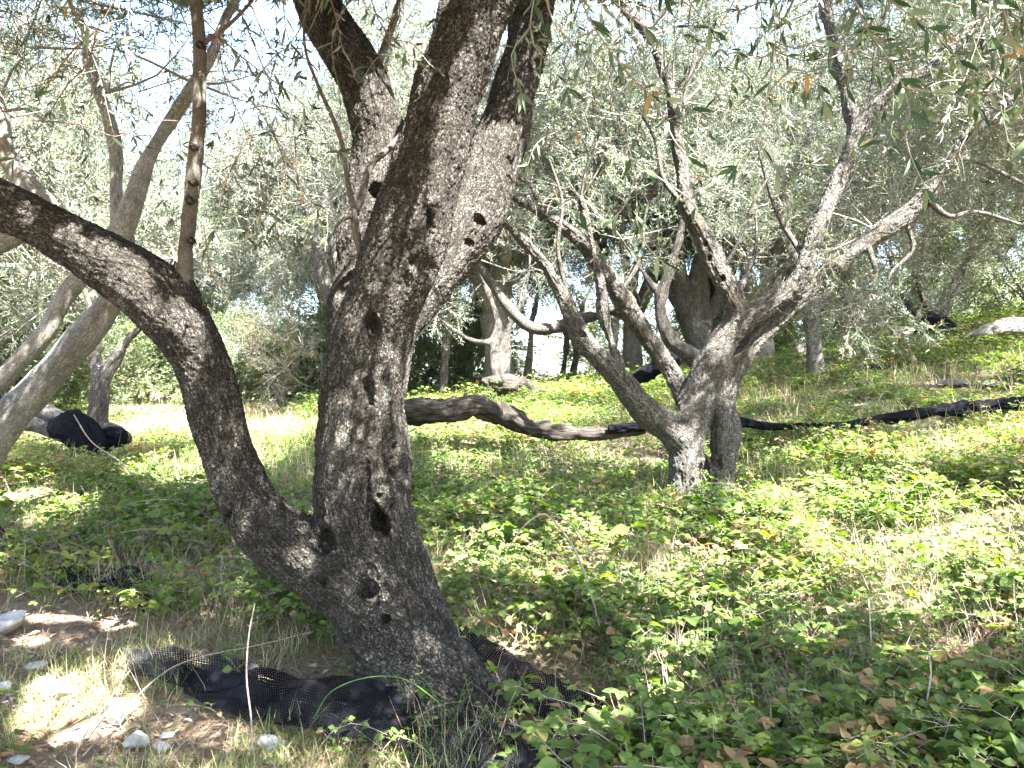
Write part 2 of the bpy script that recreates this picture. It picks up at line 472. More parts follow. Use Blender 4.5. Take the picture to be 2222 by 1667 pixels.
M_BOULDER = simple_mat('boulder_rock', (.21, .195, .17), rough=.95, noise_scale=4, amt=.5, bump=1.0)
M_PETAL = leaf_mat('petal', [(0, (.55, .35, .62)), (1, (.7, .55, .75))], trans=.3)


def ground_mat():
    m, nt, out = new_mat('soil')
    g = N(nt, 'ShaderNodeNewGeometry')
    n1 = N(nt, 'ShaderNodeTexNoise', ins={'Vector': g.outputs['Position'], 'Scale': .9, 'Detail': 6.0, 'Roughness': .65})
    n2 = N(nt, 'ShaderNodeTexNoise', ins={'Vector': g.outputs['Position'], 'Scale': 45.0, 'Detail': 6.0, 'Roughness': .75})
    a = N(nt, 'ShaderNodeMath', operation='MULTIPLY_ADD', ins={0: n2.outputs[0], 1: .8, 2: n1.outputs[0]})
    c = ramp(nt, a.outputs[0], [(.62, (.055, .038, .028)), (.82, (.15, .105, .075)), (.98, (.28, .22, .17))])
    n3 = N(nt, 'ShaderNodeTexNoise', ins={'Vector': g.outputs['Position'], 'Scale': .35, 'Detail': 4.0})
    gm = ramp(nt, n3.outputs[0], [(.45, 0.0), (.6, .55)])
    c2 = N(nt, 'ShaderNodeMix', data_type='RGBA', ins={0: gm, 6: c, 7: (.09, .12, .035, 1)}).outputs[2]
    b = N(nt, 'ShaderNodeBsdfPrincipled', ins={'Base Color': c2, 'Roughness': .95, 'Specular IOR Level': .1})
    bp = N(nt, 'ShaderNodeBump', ins={'Strength': .8, 'Distance': .02, 'Height': n2.outputs[0]})
    nt.links.new(bp.outputs[0], b.inputs['Normal']); nt.links.new(b.outputs[0], out.inputs[0])
    return m


def net_mat(name, hole=0.5, cell=0.0075, col=(.006, .006, .0075)):
    """black plastic olive net: fine woven strands with open cells"""
    m, nt, out = new_mat(name)
    at = N(nt, 'ShaderNodeAttribute', attribute_name='bark')
    sp = N(nt, 'ShaderNodeSeparateXYZ', ins={0: at.outputs['Vector']})
    def strand(sock, c):
        f = N(nt, 'ShaderNodeMath', operation='PINGPONG', ins={0: sock, 1: c / 2})
        return N(nt, 'ShaderNodeMath', operation='DIVIDE', ins={0: f.outputs[0], 1: c / 2}).outputs[0]
    a, b_ = strand(sp.outputs[0], cell), strand(sp.outputs[1], cell)
    mn = N(nt, 'ShaderNodeMath', operation='MINIMUM', ins={0: a, 1: b_})
    op = N(nt, 'ShaderNodeMath', operation='LESS_THAN', ins={0: mn.outputs[0], 1: 1 - hole})
    g = N(nt, 'ShaderNodeNewGeometry')
    nn = N(nt, 'ShaderNodeTexNoise', ins={'Vector': g.outputs['Position'], 'Scale': 6.0, 'Detail': 5.0})
    c = ramp(nt, nn.outputs[0], [(.4, col), (.75, tuple(x * 3.2 for x in col))])
    b = N(nt, 'ShaderNodeBsdfPrincipled', ins={'Base Color': c, 'Roughness': .8, 'Specular IOR Level': .03})
    t = N(nt, 'ShaderNodeBsdfTransparent')
    mx = N(nt, 'ShaderNodeMixShader', ins={0: op.outputs[0], 1: t.outputs[0], 2: b.outputs[0]})
    nt.links.new(mx.outputs[0], out.inputs[0])
    return m


def wrap_mat(name, col=(.02, .019, .022), streak=(.20, .18, .17)):
    """rolled net, many layers: dark with pale dusty streaks along the roll"""
    m, nt, out = new_mat(name)
    at = N(nt, 'ShaderNodeAttribute', attribute_name='bark')
    mp = N(nt, 'ShaderNodeMapping', ins={'Vector': at.outputs['Vector'], 'Scale': (30, 30, 2.5)})
    n1 = N(nt, 'ShaderNodeTexNoise', ins={'Vector': mp.outputs[0], 'Scale': 2.0, 'Detail': 8.0, 'Roughness': .8})
    c = ramp(nt, n1.outputs[0], [(.42, col), (.60, tuple(x * 4 for x in col)), (.72, streak)])
    b = N(nt, 'ShaderNodeBsdfPrincipled', ins={'Base Color': c, 'Roughness': .75, 'Specular IOR Level': .06})
    bp = N(nt, 'ShaderNodeBump', ins={'Strength': 1.0, 'Distance': .02, 'Height': n1.outputs[0]})
    nt.links.new(bp.outputs[0], b.inputs['Normal']); nt.links.new(b.outputs[0], out.inputs[0])
    return m


M_NET = net_mat('net_mesh', hole=.36, cell=.012)
M_NET2 = net_mat('net_mesh_loose', hole=.48, cell=.013, col=(.014, .014, .017))
M_WRAP = wrap_mat('net_rolled', (.003, .003, .0045), (.016, .015, .017))
M_WRAP_DUSTY = wrap_mat('net_rolled_dusty', (.022, .019, .0165), (.10, .088, .074))

# ------------------------------------------------------------------ ground
_g = [(-3, 0, 0), (3, 0, 0.02), (0, -3, 0), (0, 3.0, 0), (-2, 3.0, .02), (2, 3.0, .03), (0, -12, -.1), (-10, -5, 0), (10, -5, .6), (-9, 3, .1), (9, 3, 1.1),
      (25, 25, 6.0), (45, 60, 9), (0, 60, -2.5), (-30, 60, .3), (-20, 20, .7), (25, 8, 4.0), (-25, 5, .2), (60, 0, 8), (-60, 0, 0), (0, -60, -1)]
_g += [tuple(P(*a)) for a in [(900, 1525, 3.75), (1525, 1100, 7.3), (170, 1015, 8), (0, 1215, 5), (1000, 965, 9.5), (1000, 900, 12.5), (1190, 842, 18), (1190, 905, 30),
                              (450, 888, 18), (350, 870, 30), (2200, 880, 9), (2200, 725, 14), (1768, 822, 13), (2222, 1200, 5), (2222, 1667, 3), (0, 1560, 3.3),
                              (1990, 735, 16), (700, 900, 14), (1450, 880, 12), (1500, 1350, 4.6), (600, 1200, 5.2)]]
_g = np.array(_g)


def _K(d2): return np.where(d2 > 1e-9, d2 * np.log(d2 + 1e-12), 0)


_d = ((_g[:, None, :2] - _g[None, :, :2]) ** 2).sum(-1)
_n = len(_g); _A = np.zeros((_n + 3, _n + 3)); _A[:_n, :_n] = _K(_d) + np.eye(_n) * .6
_A[:_n, _n] = 1; _A[:_n, _n + 1:] = _g[:, :2]; _A[_n:, :_n] = _A[:_n, _n:].T
_wt = np.linalg.solve(_A, np.concatenate([_g[:, 2], np.zeros(3)]))


def gh(x, y):
    x = np.asarray(x, float); y = np.asarray(y, float); sh = x.shape
    xy = np.stack([x.ravel(), y.ravel()], -1)
    r = np.linalg.norm(xy, axis=1); lim = 58.0
    sc = np.where(r > lim, lim / np.maximum(r, 1e-6), 1); xy = xy * sc[:, None]
    z = np.zeros(len(xy))
    for i in range(0, len(xy), 40000):
        q = xy[i:i + 40000]
        z[i:i + 40000] = _K(((q[:, None] - _g[None, :, :2]) ** 2).sum(-1)) @ _wt[:_n] + _wt[_n] + q @ _wt[_n + 1:]
    p3 = np.concatenate([xy, np.zeros((len(xy), 1))], 1)
    z += .05 * vnoise(p3 * .7, 3) + .025 * vnoise(p3 * 2.3, 4)
    return z.reshape(sh)


def build_ground():
    g = np.concatenate([-np.geomspace(300, 12, 24), np.linspace(-11.5, 11.5, 190), np.geomspace(12, 300, 24)])
    gy = np.concatenate([-np.geomspace(300, 3, 18), np.linspace(-2.5, 20, 190), np.geomspace(20.5, 300, 24)])
    X, Y = np.meshgrid(g, gy, indexing='ij')
    Z = gh(X, Y)
    fine = (np.abs(X) < 11) & (Y > -2) & (Y < 19)
    p = np.stack([X.ravel(), Y.ravel(), np.zeros(X.size)], -1)
    Z = Z + np.where(fine, (.012 * vnoise(p * 9, 5)).reshape(X.shape), 0)
    nx, ny = X.shape
    i = np.arange(nx - 1)[:, None] * ny + np.arange(ny - 1)[None]
    q = np.stack([i, i + ny, i + ny + 1, i + 1], -1).reshape(-1, 4)
    mb = MB(); mb.add(np.stack([X, Y, Z], -1).reshape(-1, 3), q)
    tag(mb.build('ground', ground_mat()), kind='structure')


build_ground()

def gp(px, py, up=0.0):
    """ground point under a pixel, third value = height above the ground"""
    a = P(px, py, 1.0) - [0, 0, CAM_Z]; t = np.linspace(1.5, 40, 3000)
    q = np.stack([a[0] * t, t, CAM_Z + a[2] * t], -1); k = np.argmax(q[:, 2] < gh(q[:, 0], q[:, 1]) + up)
    return np.array([q[k, 0], q[k, 1], up])



# ------------------------------------------------------------------ sunny spots: where the photograph shows direct sun, the
# canopies overhead have openings (leaves on the line towards the sun are left out)
LIT = []
def lit(px, py, d, r): LIT.append((P(px, py, d), r))
def litg(px, py, r):
    """a spot on the ground seen at that pixel"""
    a = P(px, py, 1.0) - [0, 0, CAM_Z]; t = np.linspace(1.5, 40, 1500)
    q = np.stack([a[0] * t, t, CAM_Z + a[2] * t], -1); k = np.argmax(q[:, 2] < gh(q[:, 0], q[:, 1]))
    LIT.append((q[k], r))
for a in [(150, 1500, .19), (190, 1550, .21), (120, 1570, .18), (240, 1460, .09), (250, 1530, .11), (70, 1390, .08), (430, 1440, .07), (560, 1470, .07), (300, 1440, .06),
          (700, 1280, .25), (760, 1330, .2), (620, 1180, .4), (120, 1130, .3), (30, 1080, .3), (360, 1040, .4), (500, 1010, .5),
          (950, 950, .7), (1100, 960, .6), (1250, 980, .35), (1000, 1010, .4), (1700, 1100, .5), (1850, 1120, .5), (2050, 1140, .5), (1650, 1180, .4),
          (1820, 1230, .35), (2000, 1240, .4), (2150, 1260, .3), (1500, 1250, .3), (1350, 1300, .25), (1180, 1290, .22), (1420, 1450, .2), (1550, 1400, .16),
          (1250, 1200, .3), (1050, 1230, .3), (1800, 1010, .5), (2000, 1000, .5), (1750, 900, .8), (1900, 880, .8), (2100, 900, .8), (1380, 1560, .12),
          (1700, 1440, .15), (1900, 1500, .12), (1250, 1620, .1), (1640, 1330, .2), (1950, 1350, .18), (2120, 1400, .14), (1120, 1400, .12), (1450, 1350, .2)]:
    litg(*a)
for a in [(225, 530, 3.3, .12), (285, 580, 3.35, .11), (150, 480, 3.3, .06), (110, 540, 3.3, .06), (385, 750, 3.45, .12), (440, 690, 3.4, .07), (325, 640, 3.35, .05), (20, 470, 3.2, .06), (60, 440, 3.3, .04),
          (1050, 420, 4.2, .3), (1090, 330, 4.2, .22), (1000, 520, 4.1, .26), (940, 610, 4.05, .14), (1110, 260, 4.2, .08), (960, 580, 4.1, .06), (850, 690, 3.6, .045), (760, 560, 4.1, .11), (825, 300, 4.2, .12), (800, 240, 4.2, .07),
          (755, 640, 4.1, .07), (735, 740, 4.05, .05), (405, 450, 3.55, .05), (430, 200, 3.5, .06), (420, 320, 3.5, .04), (830, 1070, 3.6, .02), (850, 1250, 3.5, .03),
          (1480, 980, 7.1, .14), (1490, 1060, 7.1, .16), (1580, 1060, 7.1, .10), (1540, 930, 7.1, .05), (1590, 700, 7.1, .1), (1740, 620, 7.1, .18), (1800, 590, 7.1, .16),
          (1200, 600, 7.0, .22), (1150, 540, 7, .18), (1310, 700, 7, .16), (1470, 330, 7.2, .24), (1490, 450, 7.2, .18), (1550, 600, 7.2, .13), (2030, 400, 7, .22), (1840, 330, 7, .16), (1350, 640, 7.2, .16),
          (1930, 480, 7, .08)]:
    lit(*a)


def sun_mask(c):
    """False for leaf centres that stand between a sunny spot and the sun"""
    keep = np.ones(len(c), bool)
    for p, r in LIT:
        d = c - p; t = d @ TO_SUN
        off = d - t[:, None] * TO_SUN
        keep &= ~((np.einsum('ij,ij->i', off, off) < r * r) & (t > .25))
    return keep


# ------------------------------------------------------------------ foliage
def lance(n_pts, L, w_, curve=.12, fold=.12):
    """lance-shaped leaf along +x, returns verts, polys"""
    if n_pts == 1:
        v = np.array([[0, 0, 0], [L * .45, w_ / 2, 0], [L, 0, -curve * L], [L * .45, -w_ / 2, 0]])
        return v, np.array([[0, 1, 2, 3]])
    xs = np.array([0, .18, .42, .7, 1.0]); ws = np.array([.06, .62, 1, .72, .03]) * w_ / 2
    c = -curve * L * xs ** 2
    top = np.stack([xs * L, ws, c + fold * ws], -1); mid = np.stack([xs * L, ws * 0, c], -1); bot = np.stack([xs * L, -ws, c + fold * ws], -1)
    v = np.concatenate([top, mid, bot]); k = len(xs)
    q = [[i, k + i, k + i + 1, i + 1] for i in range(k - 1)] + [[k + i, 2 * k + i, 2 * k + i + 1, k + i + 1] for i in range(k - 1)]
    return v, np.array(q)[:, ::-1]


def rot_to(d, up=None, roll=0.0):
    """rotation matrices whose x axis is d (N,3)"""
    d = np.atleast_2d(d).astype(float); d = d / (np.linalg.norm(d, axis=1)[:, None] + 1e-9)
    up = np.array([0, 0, 1.0]) if up is None else up
    y = np.cross(np.broadcast_to(up, d.shape), d); bad = np.linalg.norm(y, axis=1) < 1e-3
    y[bad] = [0, 1, 0]; y /= np.linalg.norm(y, axis=1)[:, None]
    z = np.cross(d, y)
    if np.ndim(roll) or roll:
        r = np.broadcast_to(roll, (len(d),))[:, None]
        y, z = y * np.cos(r) + z * np.sin(r), z * np.cos(r) - y * np.sin(r)
    return np.stack([d, y, z], -1)


def place(v, q, R, o, sc=None):
    """copies of (v,q) by rotation R (N,3,3), offset o (N,3), scale (N,)"""
    n = len(o); V = np.einsum('nij,kj->nki', R, v)
    if sc is not None: V = V * sc[:, None, None]
    V = V + o[:, None, :]
    Q = (q[None] + (np.arange(n) * len(v))[:, None, None])
    return V, Q


class Spray:
    """an olive twig with side twigs and leaves, as arrays to be copied many times"""
    def __init__(self, seed, L=.6, side=6, detail=1, leaf=(.055, .011), gap=.03, droop=.35, leafy=1.0, twr=.004):
        r = np.random.default_rng(seed)
        tw = MB(); bases, dirs = [], []
        def twig(p0, d, L, rad, dp):
            n = 5; pts = [np.array(p0, float)]
            for i in range(n - 1):
                d = d + r.normal(0, .14, 3) + [0, 0, -dp * .18]; d /= np.linalg.norm(d)
                pts.append(pts[-1] + d * L / (n - 1))
            tube(tw, pts, np.linspace(rad, rad * .35, n), n=3, step=.2, cap=False)
            return np.array(pts)
        main = twig((0, 0, 0), np.array([1, 0, .1]), L, twr, droop)
        twigs = [(main, .25, L)]
        for k in range(side):
            t = .12 + .75 * (k + r.random() * .6) / side; i = min(int(t * 4), 3)
            p0 = main[i] + (main[i + 1] - main[i]) * (t * 4 - i)
            a = r.random() * 6.28; d = np.array([.75, math.cos(a) * .8, math.sin(a) * .8])
            l2 = L * (.35 + .3 * r.random()) * (1.2 - t)
            twigs.append((twig(p0, d / np.linalg.norm(d), l2, twr * .5, droop), .0, l2))
        for pts, start, l2 in twigs:
            m = max(3, int(l2 * (1 - start) / gap))
            for j in range(m):
                t = start + (1 - start) * (j + .5) / m; i = min(int(t * 4), 3)
                p0 = pts[i] + (pts[i + 1] - pts[i]) * (t * 4 - i); d = pts[i + 1] - pts[i]; d /= np.linalg.norm(d)
                a = (j % 2) * 1.57 + r.normal(0, .4)
                for s_ in (1, -1):
                    if r.random() > leafy: continue
                    e = np.array([0, math.cos(a), math.sin(a)]) * s_
                    dd = d * .75 + e * .75 + r.normal(0, .15, 3)
                    bases.append(p0); dirs.append(dd)
        lv, lq = lance(detail, leaf[0], leaf[1])
        R = rot_to(np.array(dirs), roll=r.normal(0, .7, len(dirs)))
        V, Q = place(lv, lq, R, np.array(bases), .7 + .5 * r.random(len(bases)))
        self.lv = V; self.lq = lq; self.nl = len(V)
        self.tv = np.concatenate(tw.v); self.tq = np.concatenate([q for q, m in tw.polys])


def scatter_sprays(mb, sprays, pos, dirs, scale, seed=0, mask=None, tint_mid=.45, thin=1.0, twig_mat=0, leaf_matidx=1):
    r = np.random.default_rng(seed); n = len(pos)
    which = r.integers(0, len(sprays), n); R = rot_to(dirs, roll=r.random(n) * 6.28)
    for k, sp in enumerate(sprays):
        m = which == k
        if not m.any(): continue
        tv, tq = place(sp.tv, sp.tq, R[m], pos[m], scale[m])
        if mask is not None:
            kk = mask(tv.mean(1)); tv2 = tv[kk]; tq = tq[:kk.sum()]
            tv = tv2
        if len(tv): mb.add(tv.reshape(-1, 3), tq.reshape(-1, tq.shape[-1]), twig_mat)
        nl, kv = sp.lv.shape[:2]
        V = np.einsum('nij,kj->nki', R[m], sp.lv.reshape(-1, 3)) * scale[m][:, None, None] + pos[m][:, None]
        V = V.reshape(-1, kv, 3)
        tn = np.repeat(tint_mid + r.normal(0, .12, m.sum()), nl) + r.normal(0, .13, len(V))
        tn = np.clip(tn, 0, .9); tn = np.where(r.random(len(V)) < .015, 1.0, tn)
        keep = r.random(len(V)) < thin
        if mask is not None: keep &= mask(V.mean(1))
        V = V[keep]; tn = tn[keep]
        if len(V):
            Q = sp.lq[None] + (np.arange(len(V)) * kv)[:, None, None]
            mb.add(V.reshape(-1, 3), Q.reshape(-1, sp.lq.shape[-1]), leaf_matidx, tint=np.repeat(tn, kv))


SP_FAR = [Spray(100 + i, L=.52, side=8, leaf=(.052, .0125), gap=.036, leafy=.9, twr=.0045, droop=.15) for i in range(6)]
SP_MID = [Spray(200 + i, L=.5, side=5, leaf=(.055, .011), gap=.032, leafy=.85) for i in range(5)]
SP_FAR += [Spray(130 + i, L=.55, side=10, leaf=(.05, .011), gap=.05, leafy=.5, twr=.005, droop=-.1) for i in range(2)]
SP_MID += [Spray(230 + i, L=.5, side=9, leaf=(.05, .011), gap=.045, leafy=.5, twr=.004, droop=0) for i in range(2)]
SP_SHADE = [Spray(250 + i, L=.55, side=5, leaf=(.075, .018), gap=.034, leafy=.95) for i in range(4)]
SP_NEAR = [Spray(300 + i, L=.42, side=3, detail=2, leaf=(.062, .012), gap=.035, leafy=.75, droop=.6, twr=.0025) for i in range(5)]


def crown_pts(anchors, n_cl, R, n_sp, r, up=.35, flat=.75):
    """branch points: anchors = limb ends; gives clump centres near them and the spray bases"""
    paths, base, dirs = [], [], []
    for A, d in anchors:
        A = np.asarray(A, float); d = np.asarray(d, float)
        for k in range(n_cl):
            e = r.normal(0, 1, 3) * [1, 1, flat]; e /= np.linalg.norm(e)
            e = e + d * .6 + [0, 0, up]
            c = A + e / np.linalg.norm(e) * R * (.35 + .75 * r.random())
            mid = (A + c) / 2 + r.normal(0, .1, 3) * R
            paths.append((A, mid, c))
            ns = max(1, int(n_sp * (.6 + .8 * r.random())))
            f = r.normal(0, 1, (ns, 3)); f /= np.linalg.norm(f, axis=1)[:, None]
            t = r.random(ns)[:, None] ** .6
            b = mid * (1 - t) + c * t + f * R * .12
            base.append(b); dirs.append(f + (c - A) / R * .5 + [0, 0, -.05])
    return paths, np.concatenate(base), np.concatenate(dirs)


def build_crown(name, anchors, n_cl, R, n_sp, sprays, seed, parent, mask=None, br=.016, tint_mid=.45, scale=1.0, up=.35, thin=1.0, leafm=None, cut=None):
    r = np.random.default_rng(seed); mb = MB()
    paths, base, dirs = crown_pts(anchors, n_cl, R, n_sp, r, up)
    for A, m, c in paths:
        if cut is not None and not cut(c[None])[0]: continue
        tube(mb, [A, m, c], [br, br * .6, br * .22], n=5, step=.25, mat=0, lump=.15, cap=False)
    if cut is not None:
        k = cut(base); base = base[k]; dirs = dirs[k]
    scatter_sprays(mb, sprays, base, dirs, scale * (.75 + .5 * r.random(len(base))), seed + 1, mask, tint_mid, thin)
    return mb.build(name, [M_TWIG, leafm or M_OLIVE], parent)


def px_chain(pts, thin=1.0):
    """pts: (px, py, depth, width_px) -> world points and radii"""
    return [P(a, b, d) for a, b, d, w_ in pts], [w_ * .5 * d / FPX * thin for a, b, d, w_ in pts]


def sdf_object(name, chains, holes, h, k, zmin, mat, parent, plates=0.0, pscale=(40, 40, 22), flute=.03, fl=(7, 7, 1.6), sub=True, seed=0, lump=.02):
    v, q, res = sdf_wood(chains, holes, h, k, zmin)
    v = smooth(v, q, 2)
    bc = bark_coords(v, res); nrm = vert_normals(v, q)
    v = v + nrm * (flute * vnoise(bc * fl + 11, seed) + flute * .4 * vnoise(bc * np.array(fl) * 2.6, seed + 1) + lump * vnoise(v * 5, seed + 2))[:, None]
    v = smooth(v, q, 1)
    if sub: v, q = subdivide(v, q)
    bc = bark_coords(v, res); nrm = vert_normals(v, q)
    if plates:
        wv = bc + .012 * np.stack([vnoise(bc * 25, 21), vnoise(bc * 25, 22), vnoise(bc * 25, 23)], -1)
        e, cid = worley(wv * np.array(pscale), seed)
        v = v + nrm * (plates * (np.clip(e * 2.2, 0, 1) - .6) + plates * .7 * (cid - .5) + plates * .4 * vnoise(bc * 120, 31) - plates * 1.6 * np.maximum(0, .35 - np.abs(vnoise(wv * [34, 34, 5.5], 41))) / .35)[:, None]
    mb = MB(); mb.add(v, q, 0, bc)
    return mb.build(name, mat, parent), res


# ------------------------------------------------------------------ the big olive tree in front
def main_tree():
    T = empty('olive_tree', P(900, 1525, 3.75), 'large dark old olive tree forking in a V, hollows in its trunk, on black netting', 'tree')
    D = 3.72
    ch = []
    ch.append([(905, 1590, D, 270), (890, 1500, D, 215), (862, 1400, D, 185), (830, 1300, D, 175), (800, 1190, D, 185), (768, 1080, D, 190), (765, 950, D, 178), (785, 820, D, 178), (812, 700, D - .02, 178),
               (850, 600, D - .04, 178), (890, 490, D - .06, 176), (925, 370, D - .08, 172), (960, 250, D - .1, 172), (1000, 120, D - .12, 172), (1040, 0, D - .14, 178), (1085, -130, D - .16, 165), (1130, -330, D - .1, 140), (1160, -560, D, 105)])
    ch.append([(1060, 1600, D - .1, 110), (990, 1505, D - .02, 130), (935, 1420, D, 135), (900, 1320, D + .02, 130), (875, 1220, D + .04, 122), (852, 1120, D + .08, 112), (845, 1020, D + .1, 98), (838, 930, D + .1, 86), (822, 850, D + .05, 78)])
    ch.append([(890, 1440, D, 150), (815, 1320, D, 160), (720, 1235, D, 165), (622, 1170, D, 158), (552, 1105, D - .02, 140), (508, 1025, D - .05, 126), (480, 930, D - .08, 120), (455, 840, D - .1, 126),
               (420, 750, D - .12, 138), (365, 670, D - .16, 148), (290, 605, D - .2, 138), (200, 550, D - .25, 128), (100, 495, D - .3, 120), (0, 450, D - .35, 116), (-120, 390, D - .4, 108), (-300, 300, D - .4, 90), (-470, 170, D - .4, 65)])
    ch.append([(985, 1430, D - .02, 90), (1040, 1510, D - .06, 95), (1100, 1580, D - .1, 90)])
    # sinewy ridges that run down the front
    ch.append([(560, 1105, D - .09, 60), (640, 1190, D - .14, 74), (740, 1265, D - .16, 78), (840, 1345, D - .15, 70), (930, 1425, D - .12, 76), (1010, 1520, D - .1, 80)])
    ch.append([(760, 1000, D - .12, 60), (765, 1100, D - .14, 72), (800, 1190, D - .13, 66), (860, 1270, D - .1, 66), (915, 1360, D - .08, 66)])
    ch.append([(785, 1000, D + .12, 110), (757, 880, D + .28, 100), (754, 760, D + .42, 100), (762, 640, D + .5, 104), (782, 500, D + .55, 114), (808, 400, D + .58, 116), (822, 300, D + .6, 118), (805, 220, D + .6, 118), (765, 140, D + .6, 116), (712, 50, D + .6, 108), (668, -50, D + .6, 98), (610, -200, D + .6, 80), (560, -380, D + .6, 60)])
    ch.append([(830, 840, D + .1, 90), (865, 720, D + .25, 96), (930, 620, D + .42, 122), (1000, 520, D + .58, 138), (1048, 430, D + .66, 150), (1078, 330, D + .72, 134), (1105, 220, D + .78, 108), (1135, 110, D + .8, 100), (1165, -20, D + .78, 98), (1210, -180, D + .8, 84), (1260, -380, D + .8, 60)])
    # the rib across the base and the root flares
    ch.append([(760, 1390, D - .08, 50), (800, 1415, D - .12, 54), (860, 1440, D - .17, 64), (930, 1465, D - .14, 70), (1000, 1520, D - .12, 90), (1070, 1590, D - .15, 90)])
    ch.append([(815, 1450, D - .02, 90), (795, 1560, D - .05, 100)])
    # young sapling base and the burl at the elbow
    ch.append([(385, 690, D - .16, 110), (395, 625, D - .16, 64), (400, 590, D - .16, 44), (402, 560, D - .16, 38)])
    ch.append([(432, 700, D - .2, 50), (460, 790, D - .17, 56), (480, 880, D - .12, 40)])
    chains = [px_chain(c, .93) for c in ch]
    def hole(px, py, d, rx, rz, ry=.08): return (P(px, py, d), (rx * d / FPX, ry, rz * d / FPX))
    hs = [hole(792, 1300, D - .22, 24, 36, .12), (P(835, 1345, D - .2), (.03, .07, .03)), hole(703, 1172, D - .2, 22, 30, .12), hole(668, 1165, D - .21, 12, 22, .06), hole(497, 1115, D - .15, 18, 17, .07), hole(700, 1265, D - .22, 17, 15, .07),
          hole(695, 1120, D - .2, 12, 26, .06), hole(822, 1120, D - .08, 26, 45, .12), hole(845, 990, D - .06, 18, 45, .09), hole(795, 1060, D - .16, 9, 70, .05), hole(797, 865, D - .19, 9, 40, .07), hole(808, 705, D - .2, 8, 26, .05),
          hole(926, 480, D - .24, 13, 34, .08), hole(918, 580, D - .22, 24, 28, .08), hole(905, 625, D - .2, 12, 26, .06), hole(818, 425, D + .45, 18, 22, .08), hole(815, 480, D + .44, 8, 18, .06), hole(812, 520, D + .43, 10, 15, .06),
          hole(1040, 478, D + .44, 12, 12, .05), hole(1082, 437, D + .46, 9, 8, .05), hole(1018, 528, D + .42, 9, 6, .04), hole(850, 1440, D - .25, 50, 7, .05), hole(480, 985, D - .12, 7, 14, .05), 
          hole(460, 740, D - .24, 6, 50, .035), hole(545, 1180, D - .2, 14, 6, .04), hole(605, 1212, D - .2, 14, 8, .05), hole(60, 470, D - .45, 60, 5, .04)]
    tr, res = sdf_object('trunk', chains, hs, .0105, .048, -.25, M_BARK, T, plates=.0042, pscale=(58, 58, 44), flute=.022, lump=.022, seed=3)
    # the straight young shoot and the thin grey branches, each a part
    def part(name, pts, mat=M_SHOOT, n=12, lump=.12, seed=0, step=.06):
        mb = MB(); p, r_ = px_chain(pts, .85); tube(mb, p, r_, n=n, step=step, lump=lump, seed=seed); return mb.build(name, mat, T)
    part('branch', [(398, 640, D - .16, 52), (400, 590, D - .16, 42), (403, 540, D - .17, 36), (412, 450, D - .18, 37), (420, 380, D - .19, 37), (430, 290, D - .2, 35), (434, 200, D - .2, 33), (433, 100, D - .2, 31), (425, 0, D - .2, 31), (418, -120, D - .2, 28), (425, -300, D - .2, 20)], n=16, lump=.16, seed=5)
    part('branch', [(430, 110, D - .2, 16), (450, 88, D - .2, 12), (490, 60, D - .15, 10), (540, 10, D - .1, 8), (590, -60, D, 6)], M_TWIG_RED, 8)
    part('branch', [(880, 285, D + .1, 20), (850, 318, D + .1, 18), (812, 350, D + .08, 17), (795, 385, D + .06, 17), (785, 430, D + .05, 18), (768, 470, D + .05, 20), (778, 530, D + .06, 18), (795, 600, D + .1, 18)], n=9, lump=.1, seed=6)
    part('branch', [(790, 600, D + .05, 15), (782, 540, D + .02, 15), (770, 470, D, 14), (752, 380, D, 13), (742, 310, D, 13), (715, 240, D - .02, 12), (690, 185, D - .02, 9), (660, 90, D - .05, 7), (670, -60, D - .05, 5)], n=8, seed=7)
    part('branch', [(770, 470, D, 10), (745, 475, D - .02, 8), (728, 495, D - .04, 6), (722, 512, D - .04, 4)], n=6)
    part('branch', [(770, 240, D + .9, 22), (815, 150, D + .9, 22), (850, 60, D + .9, 20), (880, -40, D + .9, 18)], M_PALE, 8)
    # knots on the shoot
    for (x, y, s_) in [(419, 318, 9), (416, 393, 9), (410, 432, 9), (412, 520, 7), (432, 95, 8)]:
        mb = MB(); c = P(x, y, D - .24); tube(mb, [c + [0, .03, 0], c + [0, 0, 0], c + [0, -.012, .002]], [s_ * .0026, s_ * .0022, s_ * .001], n=8, step=.01, lump=.3, seed=x)
        mb.build('knot', M_BARK, T)
    # unseen crown above the picture, spread wide to shade the trunk and the ground
    r = np.random.default_rng(5)
    anch = []
    for e in [(1160, -560, D), (1260, -380, D + .8), (560, -380, D + .6), (-470, 170, D - .4), (425, -300, D - .2)]:
        anch.append((P(*e), (0, 0, .4)))
    gx = [(x, y, 3.9 + .35 * math.sin(x * 1.7 + y)) for x in (-4.8, -3.6, -2.4, -1.2, 0, 1.2, 2.4, 3.6, 4.8, 6.0) for y in (-1.9, -.7, .5, 1.7, 3.0, 4.3, 5.6)]  # added anchors out of view, laid out where their leaves shade the scene
    mbb = MB()
    tips = [a for a, d in anch]
    for g_ in gx:
        g_ = np.array(g_) + r.normal(0, .2, 3)
        g_[2] = max(g_[2], CAM_Z + .58 * g_[1] + .2)
        a = min(tips[:5], key=lambda t: np.linalg.norm(t - g_))
        mid = (a + g_) / 2 + [0, 0, .25] + r.normal(0, .1, 3)
        if mid[2] > CAM_Z + .56 * mid[1] and sun_mask(catmull([a, mid, g_], [1, 1, 1], .08)[0]).all(): tube(mbb, [a, mid, g_], [.03, .02, .01], n=6, step=.2, lump=.2)
        anch.append((g_, (0, 0, .1)))
    mbb.build('branch', M_BARK2, T)
    above = lambda c: (c[:, 2] > CAM_Z + (np.where(c[:, 1] > 4.6, .50, .575) + .015 * vnoise(c * [1.4, 1.0, .3], 88)) * np.maximum(c[:, 1], .2) + .05)
